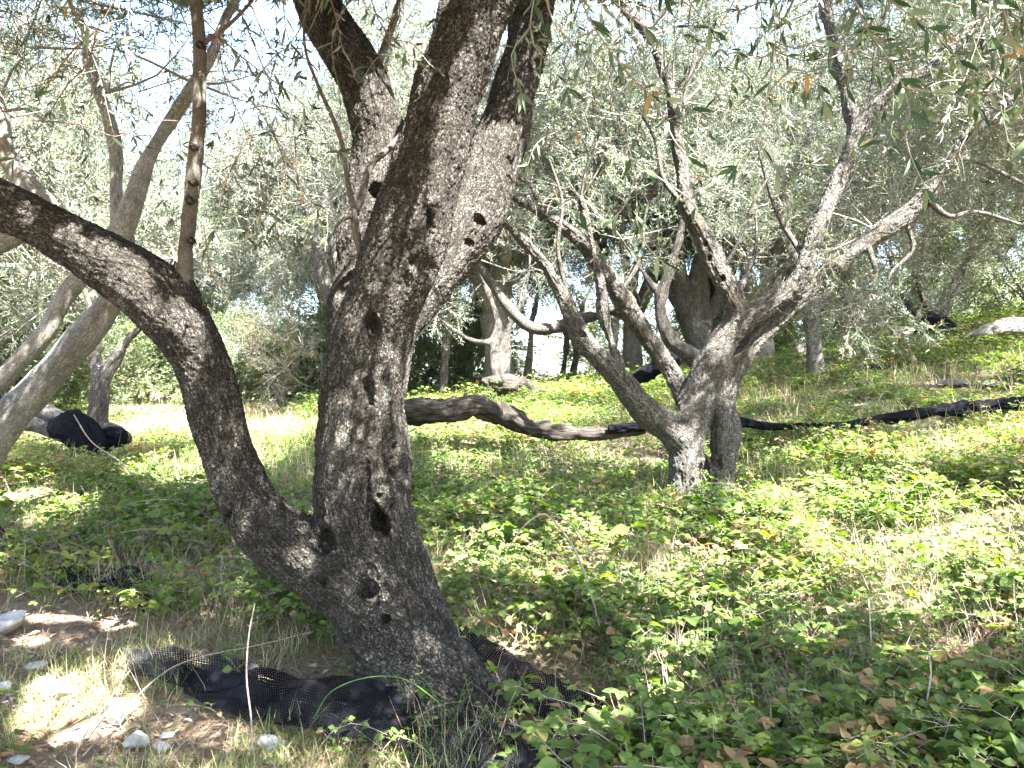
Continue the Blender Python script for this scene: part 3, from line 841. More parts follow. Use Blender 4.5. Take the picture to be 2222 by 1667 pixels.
    m = lambda c: sun_mask(c) & above(c) & (c[:, 2] > CAM_Z + .9) & (vnoise(c * [1.5, 1.5, .6] + 3, 77) < .85)
    build_crown('crown', anch, 7, .95, 15, SP_SHADE, 51, T, mask=m, scale=1.3, up=.2)
    return T, res


MAIN, _ = main_tree()


# ------------------------------------------------------------------ the second olive tree, on the right
def right_tree():
    d = 7.3
    T = empty('olive_tree', P(1525, 1100, d), 'gnarled grey olive tree with short hollow split trunk and many spreading limbs', 'tree')
    ch = [
        [(1490, 1120, d - .05, 110), (1490, 1040, d - .05, 80), (1492, 980, d - .05, 78), (1505, 900, d - .02, 84), (1532, 820, d, 84), (1565, 750, d, 74), (1598, 695, d, 62), (1590, 650, d, 56), (1560, 590, d, 55), (1530, 525, d + .03, 52), (1500, 465, d + .05, 46), (1482, 400, d + .07, 40), (1472, 320, d + .1, 36), (1462, 240, d + .1, 34), (1440, 150, d + .1, 30), (1400, 70, d + .1, 26), (1340, 0, d + .1, 22), (1280, -90, d + .1, 16)],
        [(1565, 1120, d, 100), (1568, 1040, d, 66), (1570, 960, d, 60), (1572, 880, d, 54), (1590, 810, d + .05, 52), (1625, 755, d + .08, 50), (1680, 695, d + .1, 50), (1745, 640, d + .1, 52), (1810, 580, d + .08, 50), (1880, 525, d + .05, 46), (1960, 470, d, 44), (2020, 410, d - .05, 40), (2065, 340, d - .1, 36), (2120, 275, d - .15, 36), (2210, 215, d - .2, 30), (2330, 150, d - .3, 24)],
        [(1585, 730, d - .02, 56), (1640, 680, d - .05, 52), (1700, 640, d - .08, 50), (1738, 600, d - .1, 46), (1760, 530, d - .08, 42), (1790, 450, d - .05, 42), (1830, 360, d, 40), (1870, 275, d, 38), (1930, 200, d, 36), (2010, 155, d, 34), (2085, 90, d, 34), (2140, 20, d, 28), (2190, -80, d, 22)],
        [(1838, 350, d, 34), (1848, 280, d + .05, 34), (1835, 200, d + .08, 34), (1815, 120, d + .1, 32), (1795, 30, d + .1, 30), (1790, -80, d + .1, 24)],
        [(1500, 1000, d - .05, 70), (1470, 950, d - .08, 72), (1425, 912, d - .12, 66), (1380, 868, d - .16, 56), (1345, 820, d - .2, 54), (1300, 775, d - .22, 56), (1262, 735, d - .24, 58), (1240, 690, d - .24, 44), (1215, 630, d - .26, 38), (1175, 565, d - .28, 36), (1130, 515, d - .3, 32), (1090, 475, d - .32, 28), (1060, 400, d - .3, 22), (1050, 300, d - .3, 16)],
        [(1510, 900, d + .1, 60), (1480, 845, d + .2, 56), (1430, 770, d + .25, 50), (1385, 705, d + .28, 50), (1345, 640, d + .3, 44), (1315, 590, d + .3, 38), (1265, 525, d + .32, 34), (1200, 475, d + .34, 28), (1120, 430, d + .36, 24), (1040, 360, d + .36, 18)],
        [(1345, 800, d + .1, 30), (1325, 740, d + .1, 28), (1308, 670, d + .1, 26), (1298, 600, d + .1, 22), (1285, 530, d + .1, 18), (1260, 430, d + .1, 12)],
        [(1595, 1110, d - .05, 50), (1570, 1060, d, 50)], [(1465, 1110, d + .05, 50), (1490, 1060, d, 50)],
        [(1455, 920, d - .12, 26), (1480, 905, d - .18, 24), (1502, 880, d - .14, 20)],
        [(1590, 900, d, 36), (1597, 940, d - .02, 34), (1580, 990, d - .02, 34)],
        
    ]
    chains = [px_chain(c, .88) for c in ch]
    def hole(px, py, dd, rx, rz, ry=.12): return (P(px, py, dd), (rx * dd / FPX, ry, rz * dd / FPX))
    hs = [hole(1540, 975, d - .17, 10, 40), hole(1536, 1040, d - .15, 9, 34), hole(1520, 1075, d - .17, 5, 20), hole(1558, 910, d - .14, 5, 30, .08), hole(1475, 895, d + .02, 22, 22, .12), hole(1563, 1000, d - .12, 4, 16, .06),
          hole(1480, 1040, d - .15, 4, 30, .04), hole(1535, 1010, d - .17, 9, 16), hole(1395, 905, d - .28, 10, 7, .08), hole(1587, 665, d - .14, 8, 7, .05), hole(1262, 728, d - .36, 9, 8, .05)]
    for (x, y, dd) in [(1172, 590, d - .36), (1212, 668, d - .36), (1350, 850, d - .28), (1568, 604, d - .1), (1540, 560, d - .1), (1592, 668, d - .12), (1400, 740, d + .14), (1360, 690, d + .16), (1725, 640, d - .2), (1600, 700, d - .15), (1500, 480, d - .05), (1530, 530, d - .08)]:
        hs.append(hole(x, y, dd + .03, 3.2, 5.5, .035))
    sdf_object('trunk', chains, hs, .0145, .03, -.1, M_BARK2, T, plates=.0055, pscale=(44, 44, 26), flute=.022, fl=(10, 10, 2), lump=.018, seed=9)
    for k_, b_ in enumerate([
            [(1385, 705, d + .5, 26), (1330, 672, d + .55, 26), (1270, 690, d + .6, 26), (1200, 712, d + .6, 27), (1150, 710, d + .6, 25), (1105, 670, d + .6, 24), (1070, 620, d + .6, 20), (1030, 560, d + .6, 14), (1010, 490, d + .6, 8)],
            [(1480, 440, d, 12), (1440, 390, d, 10), (1420, 300, d, 7), (1380, 230, d, 5)], [(1590, 660, d, 14), (1620, 600, d + .1, 10), (1640, 540, d + .1, 8), (1640, 460, d + .1, 5)],
            [(2010, 430, d - .1, 14), (2060, 470, d - .1, 12), (2120, 460, d - .1, 9), (2222, 490, d - .1, 6)], [(2060, 345, d - .1, 14), (2120, 350, d - .1, 11), (2222, 400, d - .1, 8)],
            [(2120, 80, d, 18), (2150, 150, d, 16), (2140, 230, d - .1, 14), (2125, 270, d - .1, 12)], [(1745, 560, d, 14), (1690, 470, d + .2, 10), (1660, 380, d + .2, 7), (1640, 300, d + .2, 4)],
            [(1560, 600, d, 12), (1600, 530, d - .1, 9), (1640, 430, d - .1, 7), (1700, 340, d - .1, 4)], [(1845, 320, d, 12), (1890, 200, d + .1, 9), (1900, 100, d + .1, 7), (1930, 0, d + .1, 5)],
            [(1465, 250, d + .1, 12), (1500, 160, d + .1, 9), (1520, 60, d + .1, 7), (1560, -40, d + .1, 5)], [(1230, 640, d - .24, 12), (1210, 540, d - .3, 9), (1220, 440, d - .3, 7), (1190, 340, d - .3, 5)],
            [(1180, 465, d + .34, 12), (1150, 400, d + .34, 10), (1130, 390, d + .34, 8), (1090, 350, d + .3, 5)], [(1880, 525, d, 14), (1900, 600, d - .1, 10), (1860, 660, d - .1, 7), (1780, 680, d - .1, 4)], [(1960, 470, d, 12), (1980, 540, d, 10), (1930, 600, d, 8), (1920, 680, d, 5)],
            [(1345, 640, d + .3, 10), (1390, 560, d + .3, 8), (1400, 470, d + .3, 6), (1430, 380, d + .3, 4)]]):
        mb = MB(); p_, r_ = px_chain(b_); tube(mb, p_, r_, n=8, step=.08, lump=.2, seed=k_, off=k_); mb.build('branch', M_BARK2, T)
    A = [(P(1280, -90, d), (-.3, 0, .4)), (P(2330, 150, d - .3), (.5, 0, .3)), (P(2190, -80, d), (.4, 0, .4)), (P(1790, -80, d), (0, 0, .5)), (P(1050, 300, d - .3), (-.5, 0, .3)), (P(1040, 360, d + .4), (-.4, .4, .3)), (P(1260, 430, d + .2), (0, .3, .4)),
         (P(1462, 240, d + .3), (0, .5, .3)), (P(2120, 275, d), (.4, .3, .2)), (P(2000, 160, d + .4), (.2, .6, .3)), (P(1800, 100, d + .5), (0, .6, .3)), (P(1900, 500, d + .4), (.2, .7, -.1)), (P(1400, 80, d + .4), (-.2, .4, .5)),
         (P(1200, -100, d + .2), (-.3, 0, .3)), (P(1600, -200, d), (0, -.3, .5)), (P(2000, -250, d - .5), (0, -.5, .5)), (P(1400, -300, d - .8), (0, -.5, .5)), (P(2400, 0, d - 1), (.3, -.5, .3)), (P(1800, -420, d - 1), (.3, -.5, .3))]
    gap = lambda c: ~((np.abs((c[:, 0] / c[:, 1]) * FPX + 1111 - 1590) < 75) & (np.abs(833 - (c[:, 2] - CAM_Z) / c[:, 1] * FPX - 170) < 105))
    build_crown('crown', A, 7, 1.05, 15, SP_MID, 61, T, mask=lambda c: sun_mask(c) & gap(c), br=.014, scale=1.0, up=.25)
    # a leafy sprig growing on the limb, and one hanging below it
    build_crown('crown', [(P(1765, 560, d - .1), (0, -.3, .2))], 3, .28, 12, SP_MID, 63, T, br=.006, scale=.55, tint_mid=.65)
    build_crown('crown', [(P(1850, 660, d - .5), (.4, -.2, -.3)), (P(1930, 690, d - .4), (.5, 0, -.3))], 3, .35, 10, SP_MID, 64, T, br=.008, scale=.8, up=-.2)
    return T


right_tree()


TH = .88
# ------------------------------------------------------------------ other trees one can tell apart
def px_tree(label, base, chains, anchors, n_cl, R, n_sp, seed, mat=M_PALE, sprays=None, h=.022, k=.06, holes=(), mask=None, tint_mid=.45, scale=1.1, group=None, up=.3, br=.014, cut=None):
    T = empty('olive_tree', base, label, 'tree', group)
    cc = [px_chain(c, TH) for c in chains]
    hs = [(P(x, y, dd), (r_, .05, r_)) for (x, y, dd, r_) in holes]
    zmin = min(p[:, 2].min() for p in [np.array(c[0]) for c in cc]) - .15
    sdf_object('trunk', cc, hs, h, k, zmin, mat, T, plates=.0, flute=.02, fl=(8, 8, 2), lump=.014, seed=seed)
    if anchors: build_crown('crown', anchors, n_cl, R, n_sp, sprays or SP_FAR, seed, T, mask=mask, tint_mid=tint_mid, scale=scale, up=up, br=br, cut=cut)
    return T


d = 5.8
px_tree('pale leaning olive tree whose two limbs pass behind the thick dark branch', P(-90, 1090, d),
        [[(-120, 1130, d, 140), (-60, 1010, d, 110), (15, 915, d, 84), (90, 830, d, 74), (165, 745, d, 74), (228, 672, d, 66), (262, 600, d, 52), (265, 520, d, 54), (252, 430, d, 40), (252, 340, d, 32), (235, 250, d, 30), (205, 180, d, 26), (185, 100, d, 22), (170, 0, d, 18)],
         [(-140, 900, d - .25, 80), (-20, 848, d - .35, 50), (40, 790, d - .4, 46), (98, 722, d - .42, 44), (130, 660, d - .42, 42), (165, 610, d - .4, 42), (210, 565, d - .3, 40), (262, 500, d - .2, 48), (290, 430, d - .15, 48), (320, 350, d - .1, 44), (360, 280, d, 42), (410, 200, d, 38), (460, 120, d, 32), (490, 40, d, 28), (540, -40, d, 22)]],
        [(P(170, 0, d), (-.3, 0, .4)), (P(540, -40, d), (.3, 0, .4)), (P(235, 200, d + .3), (-.2, .5, .2)), (P(420, 180, d + .3), (.4, .3, .2)), (P(-100, 300, d), (-.4, 0, .3)), (P(50, 100, d + .2), (-.4, .3, .3)), (P(-150, 0, d - .3), (-.4, 0, .3)), (P(300, -150, d - .2), (0, 0, .3))],
        5, .85, 5, 71, holes=[(190, 720, d - .28, .03), (150, 770, d - .27, .03), (225, 640, d - .24, .03), (120, 820, d - .27, .025), (250, 620, d - .18, .02), (60, 870, d - .3, .03)], sprays=SP_MID, mask=lambda c: sun_mask(c), scale=1.0)
d = 4.6
px_tree('pale smooth olive limb rising behind the thick dark branch at the upper left edge', P(-260, 1150, d),
        [[(-330, 1250, d, 120), (-300, 1000, d, 90), (-240, 760, d, 80), (-60, 560, d, 66), (95, 470, d, 54), (55, 400, d, 54), (15, 340, d, 48), (0, 270, d, 38), (-30, 150, d, 30), (-80, 0, d, 22)]],
        [(P(-80, 0, d), (-.2, 0, .5)), (P(-150, -200, d), (-.2, 0, .5)), (P(-10, 250, d + .4), (-.2, .5, .4))], 4, .8, 6, 72, sprays=SP_MID, mask=lambda c: sun_mask(c))
d = 8.0
px_tree('small grey olive tree growing out of the netting-wrapped stump on the left', P(195, 1010, d),
        [[(195, 1030, d, 70), (205, 950, d, 52), (215, 880, d, 44), (212, 820, d, 38), (205, 770, d, 30), (200, 720, d, 24), (190, 650, d, 18), (150, 560, d, 12)],
         [(215, 860, d, 36), (240, 800, d, 30), (268, 750, d, 26), (300, 715, d, 22), (340, 660, d, 18), (380, 560, d, 12)],
         [(30, 915, d + .2, 34), (70, 920, d + .1, 36), (120, 940, d, 36), (180, 950, d, 50), (240, 935, d, 44), (272, 950, d - .05, 34)],
         [(80, 880, d + .6, 40), (110, 900, d + .4, 40), (160, 930, d + .2, 40)]],
        [(P(150, 560, d), (-.3, 0, .3)), (P(380, 560, d), (.3, 0, .3)), (P(190, 620, d + .3), (0, .4, .2)), (P(60, 600, d + .5), (-.4, .3, .1))], 5, .9, 7, 73, mat=M_BARK2)
d = 11.0
TH = .66
px_tree('olive tree with a bulging leaning trunk seen between the limbs of the gnarled one', P(1540, 850, d),
        [[(1560, 880, d, 90), (1530, 800, d, 66), (1490, 765, d, 60), (1455, 740, d, 50), (1435, 690, d, 44), (1435, 640, d, 38), (1455, 580, d, 34), (1475, 510, d, 28), (1480, 430, d, 22)],
         [(1460, 730, d, 30), (1440, 720, d, 28)], [(1530, 800, d + .1, 40), (1560, 720, d + .2, 28), (1600, 640, d + .3, 22), (1620, 560, d + .3, 16)], [(1437, 640, d, 24), (1400, 600, d, 18), (1350, 520, d, 14)]],
        [(P(1480, 430, d), (0, 0, .3)), (P(1620, 560, d), (.3, 0, .2)), (P(1350, 520, d), (-.3, 0, .2)), (P(1480, 300, d + .5), (0, 0, .4)), (P(1600, 420, d + .6), (.3, .2, .3)), (P(1330, 380, d + .5), (-.3, .2, .2))], 6, 1.1, 8, 74, mat=M_BARK, h=.025, cut=lambda c: c[:, 2] < 4.9)
TH = .88
d = 13.0
px_tree('straight grey olive trunk standing alone on the sunny slope, right of the gnarled one', P(1768, 822, d),
        [[(1772, 850, d, 56), (1770, 800, d, 44), (1765, 740, d, 38), (1760, 690, d, 42), (1745, 620, d, 30), (1720, 540, d, 22), (1700, 450, d, 16)], [(1762, 690, d, 34), (1800, 620, d, 26), (1840, 550, d, 20), (1880, 480, d, 16)]],
        [(P(1700, 450, d), (-.2, 0, .3)), (P(1880, 480, d), (.2, 0, .3)), (P(1790, 400, d + .4), (0, .3, .4)), (P(1960, 560, d), (.5, 0, 0)), (P(1800, 520, d - .4), (0, -.3, .2)), (P(1700, 350, d), (0, 0, .4)), (P(1850, 250, d), (.1, 0, .4)), (P(1980, 330, d), (.3, 0, .3)), (P(1900, 90, d), (.1, 0, .4)), (P(1760, 120, d), (.2, 0, .3)), (P(2080, 150, d), (.3, 0, .2))], 7, 1.25, 8, 75, mat=M_BARK2, h=.035)
d = 15.5
px_tree('dark small olive tree among boulders high on the right, netting round its foot', P(2030, 738, d),
        [[(2030, 760, d, 60), (2035, 700, d, 40), (2055, 650, d, 32), (2080, 600, d, 22), (2110, 540, d, 16)], [(2030, 720, d, 30), (1985, 680, d, 20), (1950, 620, d, 14), (1930, 560, d, 10)], [(2035, 700, d, 26), (2000, 640, d, 16), (1985, 570, d, 12)]],
        [(P(2110, 540, d), (.3, 0, .3)), (P(1930, 560, d), (-.3, 0, .2)), (P(1990, 540, d), (0, 0, .3)), (P(2080, 450, d + .4), (.1, .2, .4)), (P(2200, 520, d), (.4, 0, .1))], 6, 1.3, 7, 76, mat=M_BARK, h=.04)
d = 14.0
px_tree('dark twin-stemmed olive tree with a bundle of netting hung across its fork', P(1080, 880, d),
        [[(1085, 905, d, 44), (1082, 850, d, 34), (1078, 800, d, 34), (1075, 750, d, 28), (1080, 700, d, 22), (1060, 640, d, 16), (1030, 560, d, 12)], [(1090, 820, d, 30), (1100, 770, d, 24), (1102, 720, d, 18), (1130, 660, d, 14), (1150, 580, d, 10)], [(1080, 745, d, 18), (1030, 740, d, 14), (990, 720, d, 12), (950, 690, d, 9)]],
        [(P(1030, 560, d), (-.2, 0, .2)), (P(1150, 580, d), (.2, 0, .2)), (P(950, 680, d), (-.4, 0, 0)), (P(1090, 500, d), (0, 0, .3)), (P(1180, 330, d), (.2, 0, .3)), (P(1030, 300, d), (-.1, 0, .3)), (P(1230, 180, d), (.2, 0, .3)), (P(1120, 120, d), (0, 0, .3)), (P(1330, 260, d), (.2, 0, .2))], 7, 1.2, 7, 77, mat=M_BARK2, h=.035)
d = 17.0
for i, (x, yb, yt, wd, dd, lb) in enumerate([(960, 880, 700, 24, 15.5, 'thin dark olive stem rising left of the tree hung with netting'), (1143, 840, 700, 20, 17, 'thin dark olive stem just right of the tree hung with netting'),
                                              (1220, 842, 720, 17, 19, 'slim trunk, left one of the close pair against the low patch of sky'), (1243, 842, 710, 20, 19, 'slim trunk, right one of a close pair seen against the low patch of sky'),
                                              (1325, 850, 700, 22, 16, 'slim olive trunk seen through the gap between the two lowest left limbs')]):
    px_tree(lb, P(x, yb, dd), [[(x - 2, yb + 25, dd, wd * 1.5), (x, yb - 20, dd, wd), (x + 6, (yb + yt) / 2, dd, wd * .9), (x + 12, yt, dd, wd * .75), (x + 25, yt - 60, dd, wd * .5)], [(x + 8, yt + 10, dd, wd * .6), (x - 20, yt - 40, dd, wd * .45), (x - 50, yt - 90, dd, wd * .3)]],
            [(P(x + 25, yt - 60, dd), (.1, 0, .4)), (P(x - 50, yt - 90, dd), (-.1, 0, .4)), (P(x, yt - 150, dd + .5), (0, .2, .5))], 5, 1.1, 6, 80 + i, mat=M_BARK2, h=.04, tint_mid=.6)
# the bushy sapling left of centre
px_tree('bushy young tree with a slim forked stem at the edge of the sunny clearing', P(610, 912, 14),
        [[(610, 925, 14, 30), (612, 880, 14, 18), (618, 840, 14, 14), (640, 790, 14, 10), (660, 740, 14, 7)], [(612, 880, 14, 14), (596, 840, 14, 10), (575, 790, 14, 8), (550, 740, 14, 6)], [(614, 860, 14, 10), (605, 800, 14, 8), (600, 740, 14, 6)]],
        [(P(660, 760, 14), (.3, 0, .2)), (P(550, 770, 14), (-.3, 0, .2)), (P(600, 740, 14), (0, 0, .3)), (P(620, 800, 13.8), (0, -.2, .1))], 7, .75, 6, 90, mat=M_BARK2, h=.03, tint_mid=.75, scale=.8)


# ------------------------------------------------------------------ background trees: six shapes, copied
def proto_tree(seed, H=4.6):
    r = np.random.default_rng(seed)
    T = empty('olive_tree', (0, 0, 0), 'olive tree', 'tree')
    mb = MB(); anch = []
    th = .7 + .6 * r.random(); lean = r.normal(0, .12, 2)
    top = np.array([lean[0], lean[1], th])
    tube(mb, [(0, 0, -.3), (0, 0, 0), top * [.6, .6, .5], top], [.30, .23, .18, .19], n=14, step=.12, lump=.35, seed=seed)
    nl = 4 + seed % 2
    for i in range(nl):
        a = i * 6.283 / nl + r.normal(0, .3); sp = .5 + .5 * r.random(); L = H - th
        e = np.array([math.cos(a), math.sin(a), 0])
        p = [top - [0, 0, .1], top + e * sp * .45 + [0, 0, .35 * L * .5], top + e * sp * 1.0 + [0, 0, L * .45] + r.normal(0, .12, 3), top + e * sp * 1.7 + [0, 0, L * .72] + r.normal(0, .15, 3), top + e * sp * 2.2 + [0, 0, L * .85]]
        tube(mb, p, [.13, .10, .07, .045, .02], n=10, step=.15, lump=.25, seed=seed + i, off=i * 3)
        anch += [(p[2], e * .6 + [0, 0, .1]), (p[3], e * .6), (p[4], e * .5 + [0, 0, .3]), (p[3] + e * .4 + [0, 0, -.5], e * .8 + [0, 0, -.3])]
        for j in range(2):
            a2 = a + r.normal(0, .8); e2 = np.array([math.cos(a2), math.sin(a2), 0]); q0 = np.array(p[2]); q2 = q0 + e2 * .9 + [0, 0, .5 * r.random() - .1]
            tube(mb, [q0, (q0 + q2) / 2 + [0, 0, .1], q2], [.05, .035, .02], n=7, step=.15, lump=.2, seed=seed + j)
            anch.append((q2, e2 * .7))
    anch.append((top + [0, 0, H - th - .3], np.array([0, 0, .3])))
    mb.build('trunk', M_PALE if seed % 2 else M_BARK2, T)
    build_crown('crown', anch, 5, 1.0, 11, SP_FAR, seed, T, scale=1.1, up=.05, tint_mid=.45 + .08 * (seed % 3), br=.012, thin=.85)
    return T


protos = [proto_tree(400 + i, 4.3 + .3 * (i % 3)) for i in range(5)]
# (photo x of the trunk, distance, scale, label)
far = [(1545, 16.5, 1.25, 'olive tree whose trunk hides behind the gnarled one and whose crown rises above it'),
       (1088, 17, 1.2, 'olive tree whose trunk hides behind the tree hung with netting'),
       (812, 13.5, 1.0, 'olive tree whose trunk hides behind the dark trunk and whose crown shows on both sides'),
       (-260, 9.5, 1.0, 'olive tree at the left edge behind the pale leaning one'),
       (-150, 12.5, 1.0, 'olive tree behind the netting-wrapped stump on the left'),
       (300, 25, 1.2, 'olive tree seen above the left end of the sunny clearing, behind the thin pale limbs'),
       (430, 29, 1.3, 'olive tree far beyond the sunny clearing, left of the bushy young tree'),
       (735, 27, 1.3, 'olive tree half hidden by the dark forked trunk, behind the bushy young tree'),
       (830, 23, 1.25, 'olive tree far behind the dark trunk, its crown spreading left above the clearing'),
       (860, 17, 1.05, 'olive tree directly behind the dark trunk, above the propped roll of netting'),
       (1000, 21, 1.15, 'olive tree far behind the tree hung with netting'),
       (1370, 19, 1.0, 'olive tree right of the low patch of sky, behind the crossing limbs'),
       (1500, 16.5, 1.05, 'olive tree behind the bulging leaning trunk'),
       (1660, 17, 1.0, 'olive tree up the slope between the gnarled tree and the straight grey trunk'),
       (1690, 24, 1.2, 'olive tree high behind the gap between the two right limbs of the gnarled tree'),
       (1880, 19, 1.05, 'olive tree on the slope right of the straight grey trunk'),
       (2010, 24, 1.15, 'olive tree behind the boulders high on the slope'),
       (2180, 20, 1.1, 'olive tree above the long pale boulder on the right'),
       (2330, 13, 1.05, 'olive tree whose crown reaches in over the long pale boulder'),
       (2450, 9, 1.0, 'olive tree at the right edge with twigs hanging in above the slope'),
       (180, 24, 1.2, 'olive tree farthest back on the left, beyond the stump')]
rr = np.random.default_rng(3)
for i, (x, dd, sc, lb) in enumerate(far):
    pr = protos[i % 5]
    if i < 5: T = pr
    else:
        T = pr.copy(); C.objects.link(T)
        for ch_ in list(pr.children):
            c = ch_.copy(); C.objects.link(c); c.parent = T
    X = (x - 1111) / FPX * dd
    T.location = (X, dd, float(gh(X, dd)) - .05); T.rotation_euler = (0, 0, float(rr.random() * 6.28)); T.scale = (sc * 1.25, sc * 1.25, sc * 1.42)
    T['label'] = lb; T['group'] = 'olive trees growing through the grove behind'


def shrubs():
    T0 = []
    for s_ in range(3):
        r = np.random.default_rng(600 + s_); T = empty('shrub', (0, 0, 0), 'shrub', 'shrub')
        mb = MB(); an = []
        for i in range(6):
            a = i * 1.05 + r.normal(0, .2); e = np.array([math.cos(a), math.sin(a), 0]); t = e * (.6 + .5 * r.random()) + [0, 0, 1.1 + .9 * r.random()]
            tube(mb, [(0, 0, -.2), e * .2 + [0, 0, .4], t], [.05, .035, .015], n=6, step=.2); an += [(t, e * .4), (t * [.9, .9, .45], e)]
        mb.build('stem', M_BARK2, T)
        build_crown('crown', an, 5, .85, 9, SP_BUSH, 610 + s_, T, scale=1.1, up=0, tint_mid=.55, leafm=M_BUSH)
        T0.append(T)
    for i, (x, dd, sc, lb) in enumerate([(300, 22, 1.3, 'green shrub closing the left end of the sunny clearing'), (420, 25, 1.3, 'green shrub behind the sunny clearing, left of the dark fork'), (520, 22, 1.1, 'green shrub behind the clearing, seen beside the left arm of the dark tree'),
                                          (660, 21, 1.2, 'green shrub behind the bushy young tree'), (900, 19, 1.0, 'shrub right of the dark trunk above the propped net roll'), (985, 23, 1.2, 'shrub left of the tree hung with netting'), (30, 14, 1.1, 'shrub behind the netting-wrapped stump'),
                                          (1400, 24, 1.2, 'shrub behind the crossing left limbs of the gnarled tree'), (1600, 24, 1.2, 'shrub just right of the gnarled trunk, far up the slope'), (1850, 24, 1.1, 'shrub beyond the boulders on the slope'), (2250, 17, 1.1, 'shrub behind the long pale boulder'),
                                          (760, 28, 1.4, 'shrub hidden mostly by the dark trunk'), (-150, 17, 1.4, 'shrub at the far left edge'), (1740, 28, 1.3, 'shrub directly behind the straight grey trunk'), (2050, 30, 1.4, 'shrub at the top of the slope behind the boulder-side tree')]):
        if i < 3: T = T0[i]
        else:
            T = T0[i % 3].copy(); C.objects.link(T)
            for ch_ in list(T0[i % 3].children):
                c = ch_.copy(); C.objects.link(c); c.parent = T
        X = (x - 1111) / FPX * dd
        T.location = (X, dd, float(gh(X, dd))); T.rotation_euler = (0, 0, i * 1.9); T.scale = (sc * 1.2, sc * 1.2, sc)
        tag(T, lb, 'shrub', 'shrubs closing the view behind the grove')


SP_BUSH = [Spray(260 + i, L=.5, side=5, leaf=(.05, .026), gap=.035, leafy=.95) for i in range(3)]
M_BUSH = leaf_mat('bush_leaf', [(0, (.05, .075, .03)), (.5, (.09, .125, .05)), (.9, (.16, .195, .08)), (1, (.25, .2, .06))], trans=.3, rough=.5)
shrubs()

# ------------------------------------------------------------------ sprays hanging in front, top of the picture
def hanging(name_label, twigs, seed, leafm=M_OLIVE_NEAR, fruit=0, leaf=(.062, .0135), twigm=M_TWIG, dens=.75, group=None, parent=None):
    r = np.random.default_rng(seed)
    T = parent
    tw = MB(); lb, ld = [], []; fr = []
    for pts in twigs:
        # (px, py, depth, leaf density 0..1)
        p = [P(a, b, c) for a, b, c, e in pts]; den = [e for a, b, c, e in pts]
        cp, cr = catmull(p, np.linspace(.0032, .0013, len(p)), .03)
        tube(tw, p, np.linspace(.0032, .0013, len(p)), n=5, step=.05, cap=False)
        L = np.concatenate([[0], np.cumsum(np.linalg.norm(np.diff(cp, axis=0), axis=1))])
        nn = max(2, int(L[-1] / .042)); alt = r.random() * 3
        for j in range(nn):
            s = (j + .5) / nn * L[-1]; i = min(np.searchsorted(L, s), len(cp) - 1)
            de = np.interp(s / L[-1], np.linspace(0, 1, len(den)), den)
            d = cp[i] - cp[i - 1]; d /= np.linalg.norm(d) + 1e-9
            e1 = np.cross(d, [.3, .8, .2]); e1 /= np.linalg.norm(e1); e2 = np.cross(d, e1)
            a = alt + j * 1.57
            for s_ in (1, -1):
                if r.random() > de * dens + .02: continue
                e = (math.cos(a) * e1 + math.sin(a) * e2) * s_
                lb.append(cp[i]); ld.append(d * .6 + e * .8 + r.normal(0, .2, 3) + [0, 0, -.25])
            if fruit and de > .4 and r.random() < fruit:
                fr.append(cp[i] + [r.normal(0, .012), r.normal(0, .012), -.02])
        for k in range(4):
            lb.append(cp[-1]); ld.append((cp[-1] - cp[-3]) / .05 + r.normal(0, .5, 3))
    tb = tw.build('branch', twigm, T)
    lv, lq = lance(2, leaf[0], leaf[1], curve=.1)
    R = rot_to(np.array(ld), roll=r.normal(0, .9, len(ld)))
    V, Q = place(lv, lq, R, np.array(lb), .7 + .5 * r.random(len(lb)))
    tn = np.clip(r.normal(.35, .22, len(V)), 0, .9); tn = np.where(r.random(len(V)) < .03, 1, tn)
    m2 = MB(); m2.add(V.reshape(-1, 3), Q.reshape(-1, 4), 0, tint=np.repeat(tn, len(lv)))
    o = m2.build('leaves', leafm, tb)
    if fr:
        for c in fr:
            m3 = MB(); a = c + [0, 0, .011]; b = c - [0, 0, .011]
            tube(m3, [a, a * .7 + b * .3, c, a * .3 + b * .7, b], [.002, .0068, .0078, .0066, .002], n=8, step=.004)
            tube(m3, [a, a + [0, 0, .012]], [.0008, .0008], n=3, step=.02)
            m3.build('fruit', M_FRUIT, tb)


